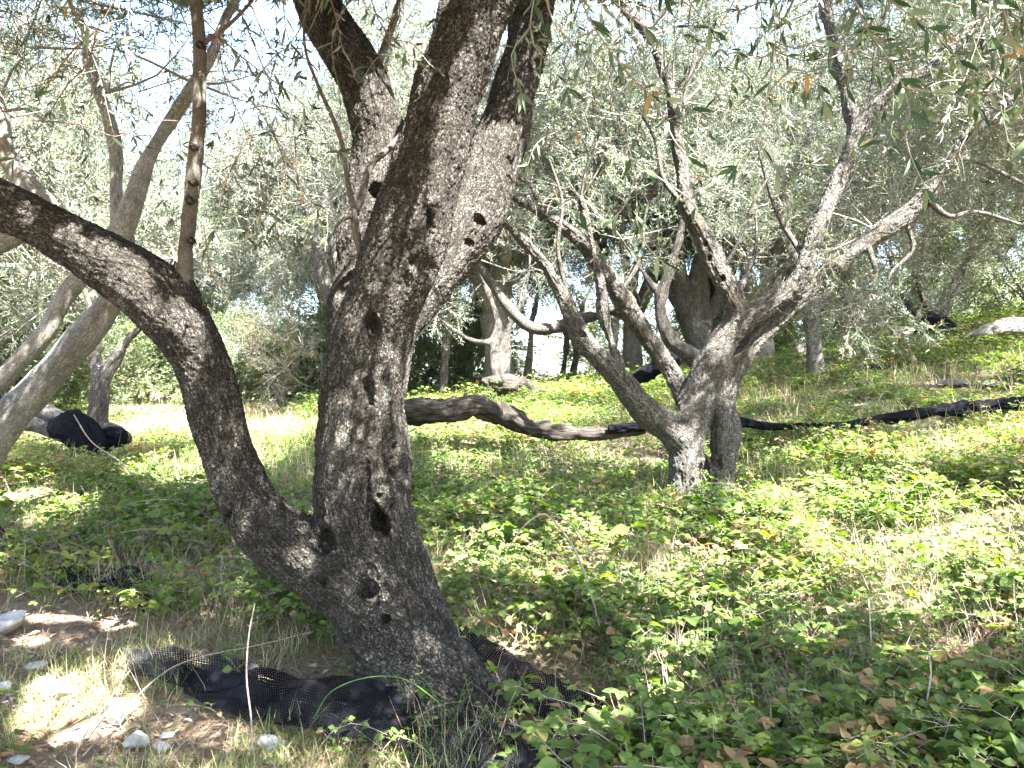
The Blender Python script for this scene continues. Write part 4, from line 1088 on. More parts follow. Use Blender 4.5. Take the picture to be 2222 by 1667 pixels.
HT = empty('olive_branch', P(1700, -180, 2.1), 'leafy olive spray with green fruit hanging down in front at the top right', 'branch')
hanging('', [
    [(1760, -200, 2.1, .3), (1830, -60, 2.1, .5), (1880, 60, 2.05, .9), (1930, 130, 2.0, 1), (1960, 190, 2.0, 1), (1975, 240, 2.0, 1)],
    [(1830, -60, 2.1, .6), (1930, 0, 2.05, 1), (2010, 60, 2.0, .9), (2080, 130, 2.0, 1), (2110, 210, 2.0, 1)],
    [(1960, 190, 2.0, .6), (2010, 200, 2.0, .9), (2070, 205, 1.95, 1), (2120, 230, 1.95, 1)],
    [(1690, -200, 2.2, .2), (1680, 0, 2.2, .4), (1682, 90, 2.2, .4), (1668, 200, 2.2, .4), (1650, 290, 2.2, .3), (1600, 360, 2.2, .2)],
    [(1682, 90, 2.2, .3), (1730, 105, 2.15, .4), (1790, 80, 2.1, .5), (1850, 70, 2.1, .7)],
    [(1975, 240, 2.0, .6), (1965, 300, 2.0, .7), (1985, 360, 2.0, .5), (2010, 410, 2.0, .6)],
    [(1668, 200, 2.2, .5), (1720, 150, 2.2, .8), (1765, 170, 2.2, 1), (1790, 220, 2.2, .9)],
    [(1640, 300, 2.2, .3), (1700, 380, 2.2, .6), (1790, 340, 2.2, .5), (1860, 320, 2.15, .7)],
    [(2040, -180, 1.9, .3), (2080, -50, 1.9, .8), (2140, 30, 1.9, 1), (2180, 120, 1.9, .9)],
    [(2140, -100, 1.9, .4), (2200, 100, 1.9, .8), (2215, 180, 1.9, .9), (2230, 300, 1.9, .5)],
], 11, fruit=.22, parent=HT, leaf=(.070, .0155), dens=.85)
HT2 = empty('olive_branch', P(1250, -180, 2.3), 'drooping olive twigs with dark blue-green leaves hanging in front right of the dark trunk', 'branch')
hanging('', [
    [(1220, -200, 2.3, .3), (1260, 0, 2.3, .5), (1330, 120, 2.3, .8), (1375, 170, 2.25, .9), (1420, 215, 2.2, 1), (1450, 260, 2.2, 1)],
    [(1180, -150, 2.4, .3), (1190, 20, 2.4, .6), (1255, 110, 2.35, .3), (1320, 180, 2.3, .2), (1350, 270, 2.3, .2), (1378, 380, 2.3, .2), (1382, 470, 2.3, .5)],
    [(1330, 120, 2.3, .4), (1390, 190, 2.3, .7), (1440, 215, 2.25, 1), (1500, 235, 2.2, 1)],
    [(1420, 215, 2.2, .3), (1460, 300, 2.2, .9), (1490, 340, 2.2, 1)],
    [(1350, 330, 2.2, .1), (1420, 380, 2.2, .2), (1480, 420, 2.15, .4), (1518, 462, 2.1, .8)],
    [(1378, 380, 2.3, .1), (1360, 440, 2.3, .4), (1330, 475, 2.3, .9)],
    [(1382, 470, 2.3, .1), (1400, 530, 2.3, .6), (1440, 570, 2.3, .5)],
    [(1480, 200, 2.5, 0), (1560, 60, 2.5, .1), (1640, -80, 2.5, .1)],
    [(1180, -100, 2.4, .5), (1150, 60, 2.4, 1), (1175, 120, 2.4, .9), (1230, 190, 2.4, .5)],
    [(1150, 60, 2.4, .5), (1110, 120, 2.4, 1), (1130, 200, 2.4, .9)],
    [(1290, -100, 2.2, .5), (1330, 0, 2.2, 1), (1400, 60, 2.2, .8)],
    [(1440, -100, 2.3, .5), (1500, 10, 2.3, .9), (1540, 60, 2.3, .8)],
    [(1280, 570, 2.6, .0), (1300, 540, 2.6, .5), (1270, 500, 2.6, .9)],
], 12, parent=HT2, leaf=(.068, .0155), dens=.8)
HT3 = empty('olive_branch', P(100, -180, 2.6), 'reddish bare twigs with a tuft of leaves crossing the sky at the upper left', 'branch')
hanging('', [
    [(-120, 0, 2.8, 0), (0, 20, 2.7, 0), (60, 55, 2.7, 0), (125, 90, 2.7, 0), (172, 94, 2.65, 0), (210, 65, 2.6, 0), (240, 15, 2.6, 0), (270, -40, 2.6, 0)],
    [(172, 94, 2.65, 0), (130, 145, 2.6, 0), (115, 175, 2.6, 0), (60, 190, 2.6, 0), (0, 205, 2.6, .1)],
    [(130, -80, 2.3, .2), (150, 10, 2.3, .9), (175, 45, 2.3, 1), (205, 65, 2.3, .3), (250, 90, 2.3, .1)],
    [(-60, 250, 2.8, 0), (20, 240, 2.8, 0), (75, 215, 2.8, 0)],
    [(210, 65, 2.6, 0), (190, 140, 2.6, 0), (150, 180, 2.6, 0), (90, 270, 2.6, .1), (30, 345, 2.6, 0)],
], 13, twigm=M_TWIG_RED, parent=HT3, leaf=(.075, .014))
HT4 = empty('olive_branch', P(560, -180, 3.0), 'long reddish twigs with grey-green leaves in front of the left fork and the young shoot', 'branch')
hanging('', [
    [(690, -120, 3.1, .3), (668, 20, 3.1, .1), (620, 100, 3.1, .1), (560, 60, 3.1, .2), (520, 20, 3.0, .6)],
    [(440, 40, 3.1, .2), (520, 120, 3.1, .5), (600, 180, 3.1, .5), (660, 230, 3.1, .4), (735, 330, 3.1, .3)],
    [(70, 262, 3.1, 0), (170, 270, 3.1, 0), (250, 297, 3.1, .1), (300, 280, 3.1, .1), (345, 262, 3.1, .6), (420, 268, 3.1, .2), (520, 290, 3.05, .4), (640, 300, 3.0, .3), (740, 330, 3.0, .4)],
    [(300, 200, 3.2, .1), (430, 160, 3.2, .5), (520, 155, 3.2, .5), (640, 165, 3.2, .3)],
    [(470, 60, 3.1, .2), (490, 180, 3.1, .2), (540, 300, 3.1, .2), (560, 420, 3.1, .2), (570, 520, 3.1, .4)],
    [(640, 300, 3.0, .3), (650, 400, 3.0, .3), (700, 460, 3.0, .2), (740, 480, 3.0, .1)],
    [(540, 300, 3.0, .6), (500, 370, 3.0, .9), (480, 440, 3.0, .9), (465, 500, 3.0, .8)],
    [(560, 330, 3.0, .7), (580, 400, 3.0, 1), (560, 470, 3.0, 1), (530, 510, 3.0, .9)],
    [(600, 300, 3.0, .7), (620, 380, 3.0, .9), (600, 480, 3.0, .9), (625, 550, 3.0, .7)],
    [(520, 20, 3.0, .6), (560, 120, 3.0, .8), (600, 220, 3.0, .8), (590, 280, 3.0, .8)],
    [(610, -60, 3.0, .6), (620, 60, 3.0, .8), (640, 120, 3.0, .9)],
    [(790, -60, 3.0, .6), (820, 40, 3.0, .9), (860, 90, 3.0, .7), (900, 130, 3.0, .5)],
    [(700, -60, 2.9, .5), (730, 40, 2.9, .9), (745, 110, 2.9, 1), (770, 150, 2.9, .9)],
    [(440, 470, 3.1, .1), (460, 600, 3.1, .2), (500, 620, 3.1, .2)],
], 14, leafm=M_OLIVE, twigm=M_TWIG_RED, parent=HT4, leaf=(.066, .0125), dens=.8)

def drooping(n, u0, u1, d0, d1, drop, seed, dens, leaf):
    r = np.random.default_rng(seed); tw = []
    for k in range(n):
        u = u0 + (u1 - u0) * (k + r.random()) / n; d_ = d0 + (d1 - d0) * r.random(); v = -260.0; L = drop * (.4 + .9 * r.random()); du = r.normal(0, 40)
        pts = []
        for j in range(6):
            pts.append((u, v, d_, 0 if v < -150 else min(1, dens * (.4 + .9 * r.random()))))
            u += du + r.normal(0, 22); v += (260 + L) / 5; du = du * .8 + r.normal(0, 14)
        tw.append(pts)
        for q in range(2):
            j = 2 + int(r.random() * 3); a = pts[j]; s_ = r.choice([-1, 1])
            tw.append([a, (a[0] + s_ * 45, a[1] + 25 * r.random(), d_, dens), (a[0] + s_ * 85, a[1] + 60 * r.random(), d_ - .05, dens), (a[0] + s_ * 105, a[1] + 110 * r.random(), d_ - .05, dens)])
    return tw


hanging('', drooping(17, 1130, 2300, 3.2, 4.6, 330, 90, .8, None), 91, leafm=M_OLIVE, parent=MAIN, leaf=(.058, .0125), dens=.8)
hanging('', drooping(12, 1400, 2280, 2.5, 3.3, 200, 92, .8, None), 93, leafm=M_OLIVE_NEAR, parent=MAIN, leaf=(.06, .013), dens=.75, fruit=.05)
hanging('', drooping(15, -60, 960, 3.3, 4.6, 380, 94, .7, None), 95, leafm=M_OLIVE, parent=MAIN, leaf=(.056, .012), dens=.7)

# ------------------------------------------------------------------ nets
def net_sheet(path_l, path_r, nu, nv, label, mat, wave=.02, thick=True, lift=.03, seed=0):
    """a draped sheet between two edge lines on the ground"""
    a, _ = catmull(path_l, [1] * len(path_l), .05); b, _ = catmull(path_r, [1] * len(path_r), .05)
    u = np.linspace(0, 1, nu); f = lambda q: np.stack([np.interp(u, np.linspace(0, 1, len(q)), q[:, k]) for k in range(3)], -1)
    A, B = f(a), f(b); v = np.linspace(0, 1, nv)
    G = A[:, None] * (1 - v[None, :, None]) + B[:, None] * v[None, :, None]
    X, Y = G[..., 0], G[..., 1]; z0 = gh(X, Y)
    p = np.stack([X.ravel(), Y.ravel(), np.zeros(X.size)], -1)
    wv = vnoise(p * [3.5, 6, 1], seed) * wave + (1 - np.abs(vnoise(p * [5, 15, 1] + 3, seed + 1)) * 2) * wave * .45 + vnoise(p * [14, 30, 1], seed + 2) * wave * .25
    Z = z0 + lift + G[..., 2] + wv.reshape(X.shape) + wave
    G = np.stack([X, Y, Z], -1)
    su = np.concatenate([[0], np.cumsum(np.linalg.norm(np.diff(G[:, nv // 2], axis=0), axis=1))])
    sv = np.concatenate([[0], np.cumsum(np.linalg.norm(np.diff(G[nu // 2], axis=0), axis=1))])
    bk = np.stack([np.repeat(su[:, None], nv, 1), np.repeat(sv[None], nu, 0), 0 * X], -1)
    i = np.arange(nu - 1)[:, None] * nv + np.arange(nv - 1)[None]
    q = np.stack([i, i + nv, i + nv + 1, i + 1], -1).reshape(-1, 4)
    mb = MB(); mb.add(G.reshape(-1, 3), q, 0, bk.reshape(-1, 3))
    o = mb.build('olive_net', mat); return tag(o, label, 'netting')


net_sheet([gp(390, 1475), gp(560, 1490, .06), gp(740, 1500, .12), gp(860, 1515, .16)], [gp(400, 1530), gp(560, 1590), gp(760, 1640), gp(920, 1670)], 160, 80,
          'black harvest net gathered in folds on the ground left of the dark trunk', M_NET, wave=.034, seed=41)
net_sheet([gp(960, 1400, .05), gp(1060, 1420, .10), gp(1180, 1490, .10), (gp(1310, 1560, .04))], [gp(1010, 1540, .02), gp(1090, 1560), gp(1180, 1590), gp(1300, 1610)], 140, 80,
          'black harvest net rolled up against the right side of the dark trunk', M_NET, wave=.035, seed=42)
net_sheet([gp(900, 1560, .02), gp(1020, 1580, .03), gp(1150, 1590, .03), gp(1320, 1620, .02)], [gp(880, 1740), gp(1000, 1760), gp(1150, 1780), gp(1420, 1740)], 90, 60,
          'flat open-mesh black net spread at the bottom edge in front of the trunk', M_NET2, wave=.015, seed=43)
net_sheet([gp(1350, 1620), gp(1500, 1640), gp(1700, 1650), gp(1850, 1650)], [gp(1350, 1760), gp(1500, 1760), gp(1700, 1760), gp(1850, 1760)], 60, 30,
          'strip of open-mesh black net half buried in twigs right of the trunk', M_NET2, wave=.02, seed=44)
net_sheet([gp(-60, 1150, .02), gp(60, 1190, .03), gp(160, 1240, .02), gp(330, 1290)], [gp(-60, 1220), gp(60, 1260), gp(150, 1300), gp(320, 1350)], 70, 40,
          'black net lying under the brambles at the left edge', M_NET, wave=.05, seed=45)
net_sheet([gp(270, 1440), gp(340, 1430, .03), gp(420, 1440, .03), gp(560, 1460, .02)], [gp(280, 1490), gp(360, 1500), gp(430, 1520), gp(560, 1530)], 50, 30,
          'thin end of loose dark net frayed over dry grass', M_NET2, wave=.02, seed=46)


def net_roll(label, pts, mat, lump=.35, seed=0, n=40, step=.02, group=None):
    mb = MB(); p, r_ = px_chain(pts); tube(mb, p, r_, n=n, step=step, lump=lump, seed=seed, ridge=.14)
    return tag(mb.build('net_roll', mat), label, 'netting', group)


net_roll('long dusty roll of net propped up behind the dark trunk and sagging to the ground', [(700, 905, 9.0, 46), (800, 893, 9.0, 50), (880, 893, 9.0, 52), (960, 893, 9.0, 50), (1035, 882, 9.0, 46), (1090, 900, 9.1, 44), (1150, 928, 9.1, 38), (1230, 940, 9.1, 32), (1330, 940, 9.1, 22), (1400, 936, 9.1, 12)], M_WRAP_DUSTY, lump=.42, seed=3)
net_roll('black roll of net lying on the ground behind and right of the gnarled tree', [(1320, 932, 9.0, 18), (1420, 924, 9.0, 20), (1520, 920, 9.0, 20), (1600, 917, 9.0, 22), (1680, 926, 9.0, 16), (1760, 924, 8.9, 12), (1840, 922, 8.85, 16), (1900, 912, 8.8, 18), (1960, 904, 8.75, 26), (2030, 892, 8.7, 22), (2100, 888, 8.6, 34), (2200, 880, 8.5, 34), (2350, 872, 8.4, 30)], M_WRAP, seed=4)
net_roll('black bundle of net hung across the fork of the tree in the middle distance', [(1045, 825, 13.5, 10), (1062, 832, 13.5, 34), (1085, 838, 13.5, 46), (1110, 835, 13.5, 44), (1140, 845, 13.5, 34), (1175, 858, 13.5, 22), (1215, 868, 13.5, 10)], M_WRAP_DUSTY, lump=.55, seed=5)
net_roll('dark roll of net leaning between the bulging trunk and the low left limbs', [(1360, 838, 11.5, 22), (1395, 815, 11.5, 30), (1430, 795, 11.5, 32), (1470, 775, 11.5, 30)], M_WRAP, seed=6)
net_roll('black net wound round the stump on the left', [(120, 930, 7.8, 40), (150, 925, 7.7, 62), (175, 940, 7.7, 80), (195, 975, 7.7, 76), (200, 1010, 7.7, 60)], M_WRAP, lump=.3, seed=7)
net_roll('black net end stuffed beside the left stump, toward the clearing', [(220, 950, 7.8, 40), (248, 950, 7.8, 46), (268, 955, 7.8, 34)], M_WRAP, lump=.3, seed=8)
net_roll('black net wrapped round the foot of the small tree among the boulders', [(2000, 735, 15.2, 40), (2022, 722, 15.2, 62), (2040, 715, 15.2, 58), (2062, 730, 15.2, 40)], M_WRAP, lump=.35, seed=9)
net_roll('dark net lying left of the boulder-side tree', [(1960, 752, 15, 22), (1985, 745, 15, 30), (2010, 738, 15, 26)], M_WRAP, lump=.4, seed=10)
net_roll('short black scrap of net on the sunny slope right of the straight trunk', [(1850, 802, 12, 8), (1890, 796, 12, 12), (1930, 798, 12, 9)], M_WRAP, lump=.4, seed=11)


# ------------------------------------------------------------------ stones
def stone(label, px, py, wpx, hpx, seed, d=None, sink=.3, flat=.8, mat=M_ROCK, name='stone', cat='stone', group=None, depthr=.8, rot=0.0):
    r = np.random.default_rng(seed)
    g = gp(px, py + hpx * .35); dist = g[1] if d is None else d
    W = wpx * dist / FPX / 2; H = hpx * dist / FPX / 2
    n = 14; v = []
    th = np.linspace(0, np.pi, n); ph = np.linspace(0, 2 * np.pi, 2 * n, endpoint=False)
    for t in th:
        for q in ph: v.append([math.sin(t) * math.cos(q), math.sin(t) * math.sin(q), math.cos(t)])
    v = np.array(v); m = 2 * n
    for k in range(16):   # knock flat facets off
        e = r.normal(0, 1, 3); e /= np.linalg.norm(e); c = .5 + .32 * r.random(); dd = v @ e; over = np.maximum(dd - c, 0); v = v - over[:, None] * e * .92
    v = v * (1 + .12 * vnoise(v * 2 + seed, seed))[:, None] + .03 * vnoise(v * 7 + seed, 2)[:, None] * v
    v = v * [W, W * depthr, H]
    ca, sa = math.cos(rot), math.sin(rot)
    v = np.stack([v[:, 0] * ca + v[:, 2] * sa, v[:, 1], -v[:, 0] * sa + v[:, 2] * ca], -1)
    i = np.arange(n - 1)[:, None] * m; j = np.arange(m)[None]; j2 = (j + 1) % m
    q = np.stack([i + j, i + m + j, i + m + j2, i + j2], -1).reshape(-1, 4)
    if d is None: x, y = g[0], g[1]
    else: x, y = (px - 1111) / FPX * d, d
    z = float(gh(x, y)) + H * (1 - sink)
    mb = MB(); mb.add(v + [x, y, z], q)
    return tag(mb.build(name, mat, smooth=False), label, cat, group)


for a in [('long angular white stone at the left edge beside the brambles', 10, 1355, 120, 60, 1, dict(rot=-.35)),
          ('mossy pale stone half sunk in dry litter below the long white one', 85, 1445, 60, 24, 2, {}),
          ('sunlit white stone, upper one of the pair in the bright patch', 100, 1485, 60, 44, 3, {}),
          ('sunlit white stone, lower one of the pair in the bright patch', 118, 1500, 70, 50, 4, {}),
          ('jagged white stone at the right rim of the bright patch', 252, 1560, 66, 48, 5, {}),
          ('pale jagged stone just above the one at the rim of the bright patch', 250, 1530, 50, 36, 6, {}),
          ('rounded grey-white stone below the bright patch', 290, 1612, 66, 40, 7, {}),
          ('small bluish stone right of the rounded grey-white one', 352, 1622, 40, 30, 8, {}),
          ('flat grey stone in the shade left of the bright patch', 55, 1538, 50, 18, 9, {}),
          ('grey stone at the left edge next to the lilac flowers', 8, 1495, 40, 36, 10, {}),
          ('pale flat stone at the bottom left corner', 40, 1650, 56, 22, 11, {}),
          ('dark grey stone beside the net at the bottom', 590, 1612, 70, 40, 12, {}),
          ('small white pebble near the long angular stone', 97, 1328, 12, 8, 13, {}),
          ('little pale stone between the rounded one and the bluish one', 365, 1598, 36, 16, 14, {}),
          ('white stone showing through the bramble leaves near the bottom right', 1815, 1568, 32, 34, 15, {}),
          ('upright white stone among the brambles right of centre', 1735, 1350, 20, 38, 16, {}),
          ('pale flat stones patch in the brambles at the far right', 2130, 1278, 40, 12, 17, {})]:
    stone(a[0], a[1], a[2], a[3], a[4], a[5], **a[6])
stone('long pale flat-topped boulder on the slope at the right edge', 2200, 700, 300, 64, 21, d=13.0, sink=.35, depthr=.4, mat=M_BOULDER, name='boulder', cat='boulder')
stone('grey boulder left of the tree with netting round its foot', 1970, 735, 60, 44, 22, d=16, sink=.5, mat=M_BOULDER, name='boulder', cat='boulder')
stone('small grey boulder just left of the straight grey trunk', 1740, 765, 50, 44, 23, d=16, sink=.5, mat=M_BOULDER, name='boulder', cat='boulder')
stone('low sunlit rock ledge at the right edge above the black roll of net', 2180, 855, 150, 24, 24, d=10, sink=.5, mat=M_BOULDER, name='boulder', cat='boulder')
stone('low pale rock in the dry grass left of the sunlit ledge', 2080, 862, 80, 18, 25, d=10.5, sink=.5, mat=M_BOULDER, name='boulder', cat='boulder')
stone('flat grey rock on the slope below the scrap of black net', 1880, 832, 60, 14, 26, d=11.5, sink=.5, mat=M_BOULDER, name='boulder', cat='boulder')


# ------------------------------------------------------------------ undergrowth
def ovate(L, W, detail):
    if detail == 2:
        xs = np.array([0, .12, .35, .6, .82, 1.0]); ws = np.array([.05, .62, 1.0, .86, .45, .0]) * W / 2
    elif detail == 0:
        xs = np.array([0, .45, 1.0]); ws = np.array([.15, 1.0, .08]) * W / 2
    else:
        xs = np.array([0, .35, .7, 1.0]); ws = np.array([.1, 1.0, .7, 0]) * W / 2
    c = -.18 * L * xs ** 2
    k = len(xs)
    jag = np.array([1, 1.06, .95, 1.08, .92, 1])[:k]
    a = np.stack([xs * L, ws * jag, c + .25 * ws], -1); m = np.stack([xs * L, 0 * ws, c], -1); b = np.stack([xs * L, -ws / jag, c + .25 * ws], -1)
    v = np.concatenate([a, m, b])
    q = [[i, k + i, k + i + 1, i + 1] for i in range(k - 1)] + [[k + i, 2 * k + i, 2 * k + i + 1, k + i + 1] for i in range(k - 1)]
    return v, np.array(q)[:, ::-1]


class Sprig:
    def __init__(self, seed, detail=2, leaf=.05, n=7, L=.45, rise=.22):
        r = np.random.default_rng(seed)
        p = [np.zeros(3)]; d = np.array([.6, 0, .9]) * [1, 1, rise / .22]; d /= np.linalg.norm(d)
        for i in range(6):
            p.append(p[-1] + d * L / 6); d = d + r.normal(0, .13, 3) + [.08, 0, -.22]; d /= np.linalg.norm(d)
        p = np.array(p); tw = MB()
        tube(tw, p, np.linspace(.0026, .0012, 7), n=3, step=.15, cap=False)
        lb, ld, ls = [], [], []
        for j in range(n):
            t = .15 + .85 * (j + .5 * r.random()) / n; i = min(int(t * 6), 5); q = p[i] + (p[i + 1] - p[i]) * (t * 6 - i)
            a = j * 2.4 + r.normal(0, .3); e = np.array([math.cos(a), math.sin(a), .45 + .3 * r.random()]); e /= np.linalg.norm(e)
            pe = q + e * leaf * (.6 + .6 * r.random())
            if detail: tube(tw, [q, pe], [.001, .0008], n=3, step=1, cap=False)
            h = np.array([e[0], e[1], .05]); side = np.array([-e[1], e[0], 0])
            lb.append(pe); ld.append(h + r.normal(0, .2, 3)); ls.append(1.0)
            if r.random() < .8:
                for s_ in (1, -1):
                    lb.append(pe - e * leaf * .1); ld.append(h * .35 + side * s_ + r.normal(0, .2, 3)); ls.append(.75)
        v, q = ovate(leaf, leaf * .74, detail)
        R = rot_to(np.array(ld), roll=r.normal(0, .45, len(ld)))
        self.lv, _ = place(v, q, R, np.array(lb), np.array(ls) * (.8 + .45 * r.random(len(lb))))
        self.lq = q; self.tv = np.concatenate(tw.v); self.tq = np.concatenate([a for a, m in tw.polys])


BARE = [tuple(gp(u_, v_)[:2]) + (r_ * .8,) for u_, v_, r_ in [(1900, 1180, .35), (1720, 1090, .45), (2080, 1160, .3), (1500, 1380, .18), (1180, 1500, .2), (1330, 1560, .3), (1980, 940, .6), (2100, 850, .6), (1880, 890, .5), (1250, 1420, .12), (1760, 1330, .12), (60, 1120, .35), (1560, 1600, .15), (300, 1250, .25)]]


def veg_density(x, y):
    """0 on the trodden bottom-left ground, 1 in the brambles"""
    u = x / np.maximum(y, .1) * FPX + 1111; z = gh(x, y); v = 833.5 - (z - CAM_Z) / np.maximum(y, .1) * FPX
    line = 1300 + np.clip((u - 0) / 700, 0, 1) * 90
    a = np.clip((line - v) / 50 + .5, .012, 1)
    a = np.where(u > 1000, np.clip((u - 1000) / 250, 0, 1), a)
    a = np.where((u > 1000) & (v < 1380), 1, a)
    net = ((u > 900) & (u < 1370) & (v > 1430)); a = np.where(net, .12, a)
    # clearing
    a = np.where((u < 660) & (v < 950) & (u > 235) & (y > 9), a * .08, a)
    a = np.where(np.hypot(x - 1.83, y - 7.3) < .42, 0, a)
    for (cx, cy, cr) in BARE: a = np.where(np.hypot((x - cx), (y - cy) * .8) < cr, a * .15, a)
    return a


def scatter_points(n, ymin, ymax, r, umin=-150, umax=2380, power=1.0):
    y = ymin * (ymax / ymin) ** (r.random(n) ** power); u = umin + (umax - umin) * r.random(n)
    x = (u - 1111) / FPX * y
    return x, y


def build_undergrowth():
    mb = MB(); r = np.random.default_rng(21)
    near = [Sprig(500 + i, 2, leaf=[.05, .058, .034, .066, .026][i % 5], n=[7, 7, 10, 6, 13][i % 5], L=.34 + .06 * (i % 4), rise=.18 + .06 * (i % 3)) for i in range(10)]
    far_ = [Sprig(520 + i, 0, leaf=[.055, .045, .06, .035][i % 4], L=.42, n=9, rise=.25) for i in range(6)]
    def go(n, y0, y1, sprigs, sc, power=1.0, clump=.0):
        x, y = scatter_points(n, y0, y1, r, power=power)
        den = veg_density(x, y)
        p3 = np.stack([x, y, 0 * x], -1); cl = vnoise(p3 * 1.7, 9) * .6 + vnoise(p3 * 5, 10) * .4
        k = (r.random(n) < den) & (cl > clump + r.normal(0, .12, n))
        x, y, cl = x[k], y[k], cl[k]
        patch = vnoise(np.stack([x, y, 0 * x], -1) * .9, 12) * .6 + vnoise(np.stack([x, y, 0 * x], -1) * 3, 13) * .5
        z = gh(x, y); n = len(x); which = r.integers(0, len(sprigs), n)
        a = r.random(n) * 6.283; s = sc * (.6 + .75 * r.random(n)) * (1 + .6 * cl)
        ca, sa = np.cos(a), np.sin(a); O = np.zeros(n); I = np.ones(n)
        R = np.stack([np.stack([ca, -sa, O], -1), np.stack([sa, ca, O], -1), np.stack([O, O, I], -1)], 1)
        pos = np.stack([x, y, z - .01], -1)
        for j, sp in enumerate(sprigs):
            m = which == j
            if not m.any(): continue
            tv, tq = place(sp.tv, sp.tq, R[m], pos[m], s[m]); mb.add(tv.reshape(-1, 3), tq.reshape(-1, 4), 0)
            nl, kv = sp.lv.shape[:2]
            V = (np.einsum('nij,kj->nki', R[m], sp.lv.reshape(-1, 3)) * s[m][:, None, None] + pos[m][:, None]).reshape(-1, kv, 3)
            tn = np.repeat(.40 - .08 * (sprigs is far_) + .26 * patch[m] + r.normal(0, .10, m.sum()), nl) + r.normal(0, .11, len(V))
            br = np.repeat(r.random(m.sum()) < np.where(patch[m] > .36, .2, .035), nl); tn = np.where(br, .88 + .1 * r.random(len(V)), np.clip(tn, 0, .84))
            tn = np.where(r.random(len(V)) < .03, .95, tn)
            Q = sp.lq[None] + (np.arange(len(V)) * kv)[:, None, None]
            mb.add(V.reshape(-1, 3), Q.reshape(-1, 4), 1, tint=np.repeat(tn, kv))
    big = [Sprig(540 + i, 2, leaf=.060 + .006 * i, n=7, L=.38, rise=.24) for i in range(4)]
    go(700, 2.6, 4.4, big, .85, 1.0, .0)
    go(10500, 2.6, 7.5, near, .84, 1.0, -.25)
    go(21000, 6.0, 14, far_, .66, 1.0, -.3)
    go(13000, 12, 36, far_, 1.0, 1.2, -.5)
    o = mb.build('bramble_undergrowth', [M_CANE, M_BRAMBLE]); tag(o, 'green and yellowing bramble leaves covering the slope', 'undergrowth', kind='stuff')


build_undergrowth()


def blades(name, n, y0, y1, den, L, W, mat, label, cat, seed, tint=(.5, .25), lie=.3, bend=.6, umin=-150, umax=2380, clump=-1, tuft=1, tr=.04, zoff=0):
    """narrow curved blades, 3 segments each"""
    r = np.random.default_rng(seed)
    x, y = scatter_points(n, y0, y1, r, umin, umax)
    k = r.random(n) < den(x, y)
    if clump > -1: k &= vnoise(np.stack([x, y, 0 * x], -1) * 2.2, seed) > clump
    x, y = x[k], y[k]
    tn = np.repeat(r.normal(tint[0], tint[1], len(x)), tuft)
    x = np.repeat(x, tuft) + r.normal(0, tr, len(x) * tuft); y = np.repeat(y, tuft) + r.normal(0, tr, len(y) * tuft); n = len(x)
    z = gh(x, y) + zoff; a = r.random(n) * 6.283; el = np.abs(r.normal(lie, .25, n)); l = L * (.5 + .9 * r.random(n))
    d = np.stack([np.cos(a) * np.cos(el), np.sin(a) * np.cos(el), np.sin(el)], -1); side = np.stack([-np.sin(a), np.cos(a), 0 * a], -1)
    pts = []; p = np.stack([x, y, z], -1); dd = d
    for s in range(4):
        wd = W * [1, .9, .6, .12][s] / 2
        pts += [p - side * wd, p + side * wd]
        p = p + dd * (l / 3)[:, None]; dd = dd + [0, 0, -bend * .3] + side * r.normal(0, .15, (n, 1)); dd /= np.linalg.norm(dd, axis=1)[:, None]
    V = np.stack(pts, 1)
    zg = gh(V[:, :, 0], V[:, :, 1]) + .004 + zoff
    V[:, :, 2] = np.maximum(V[:, :, 2], zg)
    q = np.array([[0, 1, 3, 2], [2, 3, 5, 4], [4, 5, 7, 6]])
    Q = q[None] + (np.arange(n) * 8)[:, None, None]
    mb = MB(); mb.add(V.reshape(-1, 3), Q.reshape(-1, 4), 0, tint=np.repeat(np.clip(tn + r.normal(0, .12, n), 0, 1), 8))
    return tag(mb.build(name, mat), label, cat, kind='stuff')


bare = lambda x, y: np.clip(1.05 - veg_density(x, y), .1, 1)
one = lambda x, y: np.ones_like(x)
blades('grass', 3600, 2.8, 7, lambda x, y: bare(x, y) * (x < 0), .13, .0032, M_GRASS, 'dry and green grass tufts on the trodden ground', 'grass', 31, tint=(.45, .25), lie=.9, bend=.8, tuft=9, clump=-.35, umax=1300)
blades('grass', 3200, 7, 30, one, .26, .009, M_GRASS, 'dry grass standing on the far slope', 'grass', 32, tint=(.6, .25), lie=1.2, bend=.5, tuft=6, clump=-.2)
blades('dry_litter', 34000, 2.7, 8, one, .11, .0030, M_NEEDLE, 'pinkish brown dry twigs and needles strewn on the ground', 'litter', 33, tint=(.55, .25), lie=.12, bend=.3)
blades('dry_litter', 16000, 8, 24, one, .2, .010, M_NEEDLE, 'straw-coloured litter on the far slope', 'litter', 34, tint=(.75, .2), lie=.15, bend=.3)


def leaf_litter():
    r = np.random.default_rng(35); mb = MB()
    x, y = scatter_points(16000, 2.7, 14, r); n = len(x); z = gh(x, y) + .006 + .01 * r.random(n)
    a = r.random(n) * 6.283; d = np.stack([np.cos(a), np.sin(a), r.normal(0, .25, n)], -1)
    v, q = lance(2, .045, .016, curve=.25, fold=.5)
    V, Q = place(v, q, rot_to(d, roll=r.normal(0, .5, n)), np.stack([x, y, z], -1), .5 + .8 * r.random(n))
    mb.add(V.reshape(-1, 3), Q.reshape(-1, 4), 0, tint=np.repeat(np.clip(r.normal(.5, .3, n), 0, 1), len(v)))
    tag(mb.build('leaf_litter', M_LITTER), 'fallen brown olive leaves', 'litter', kind='stuff')


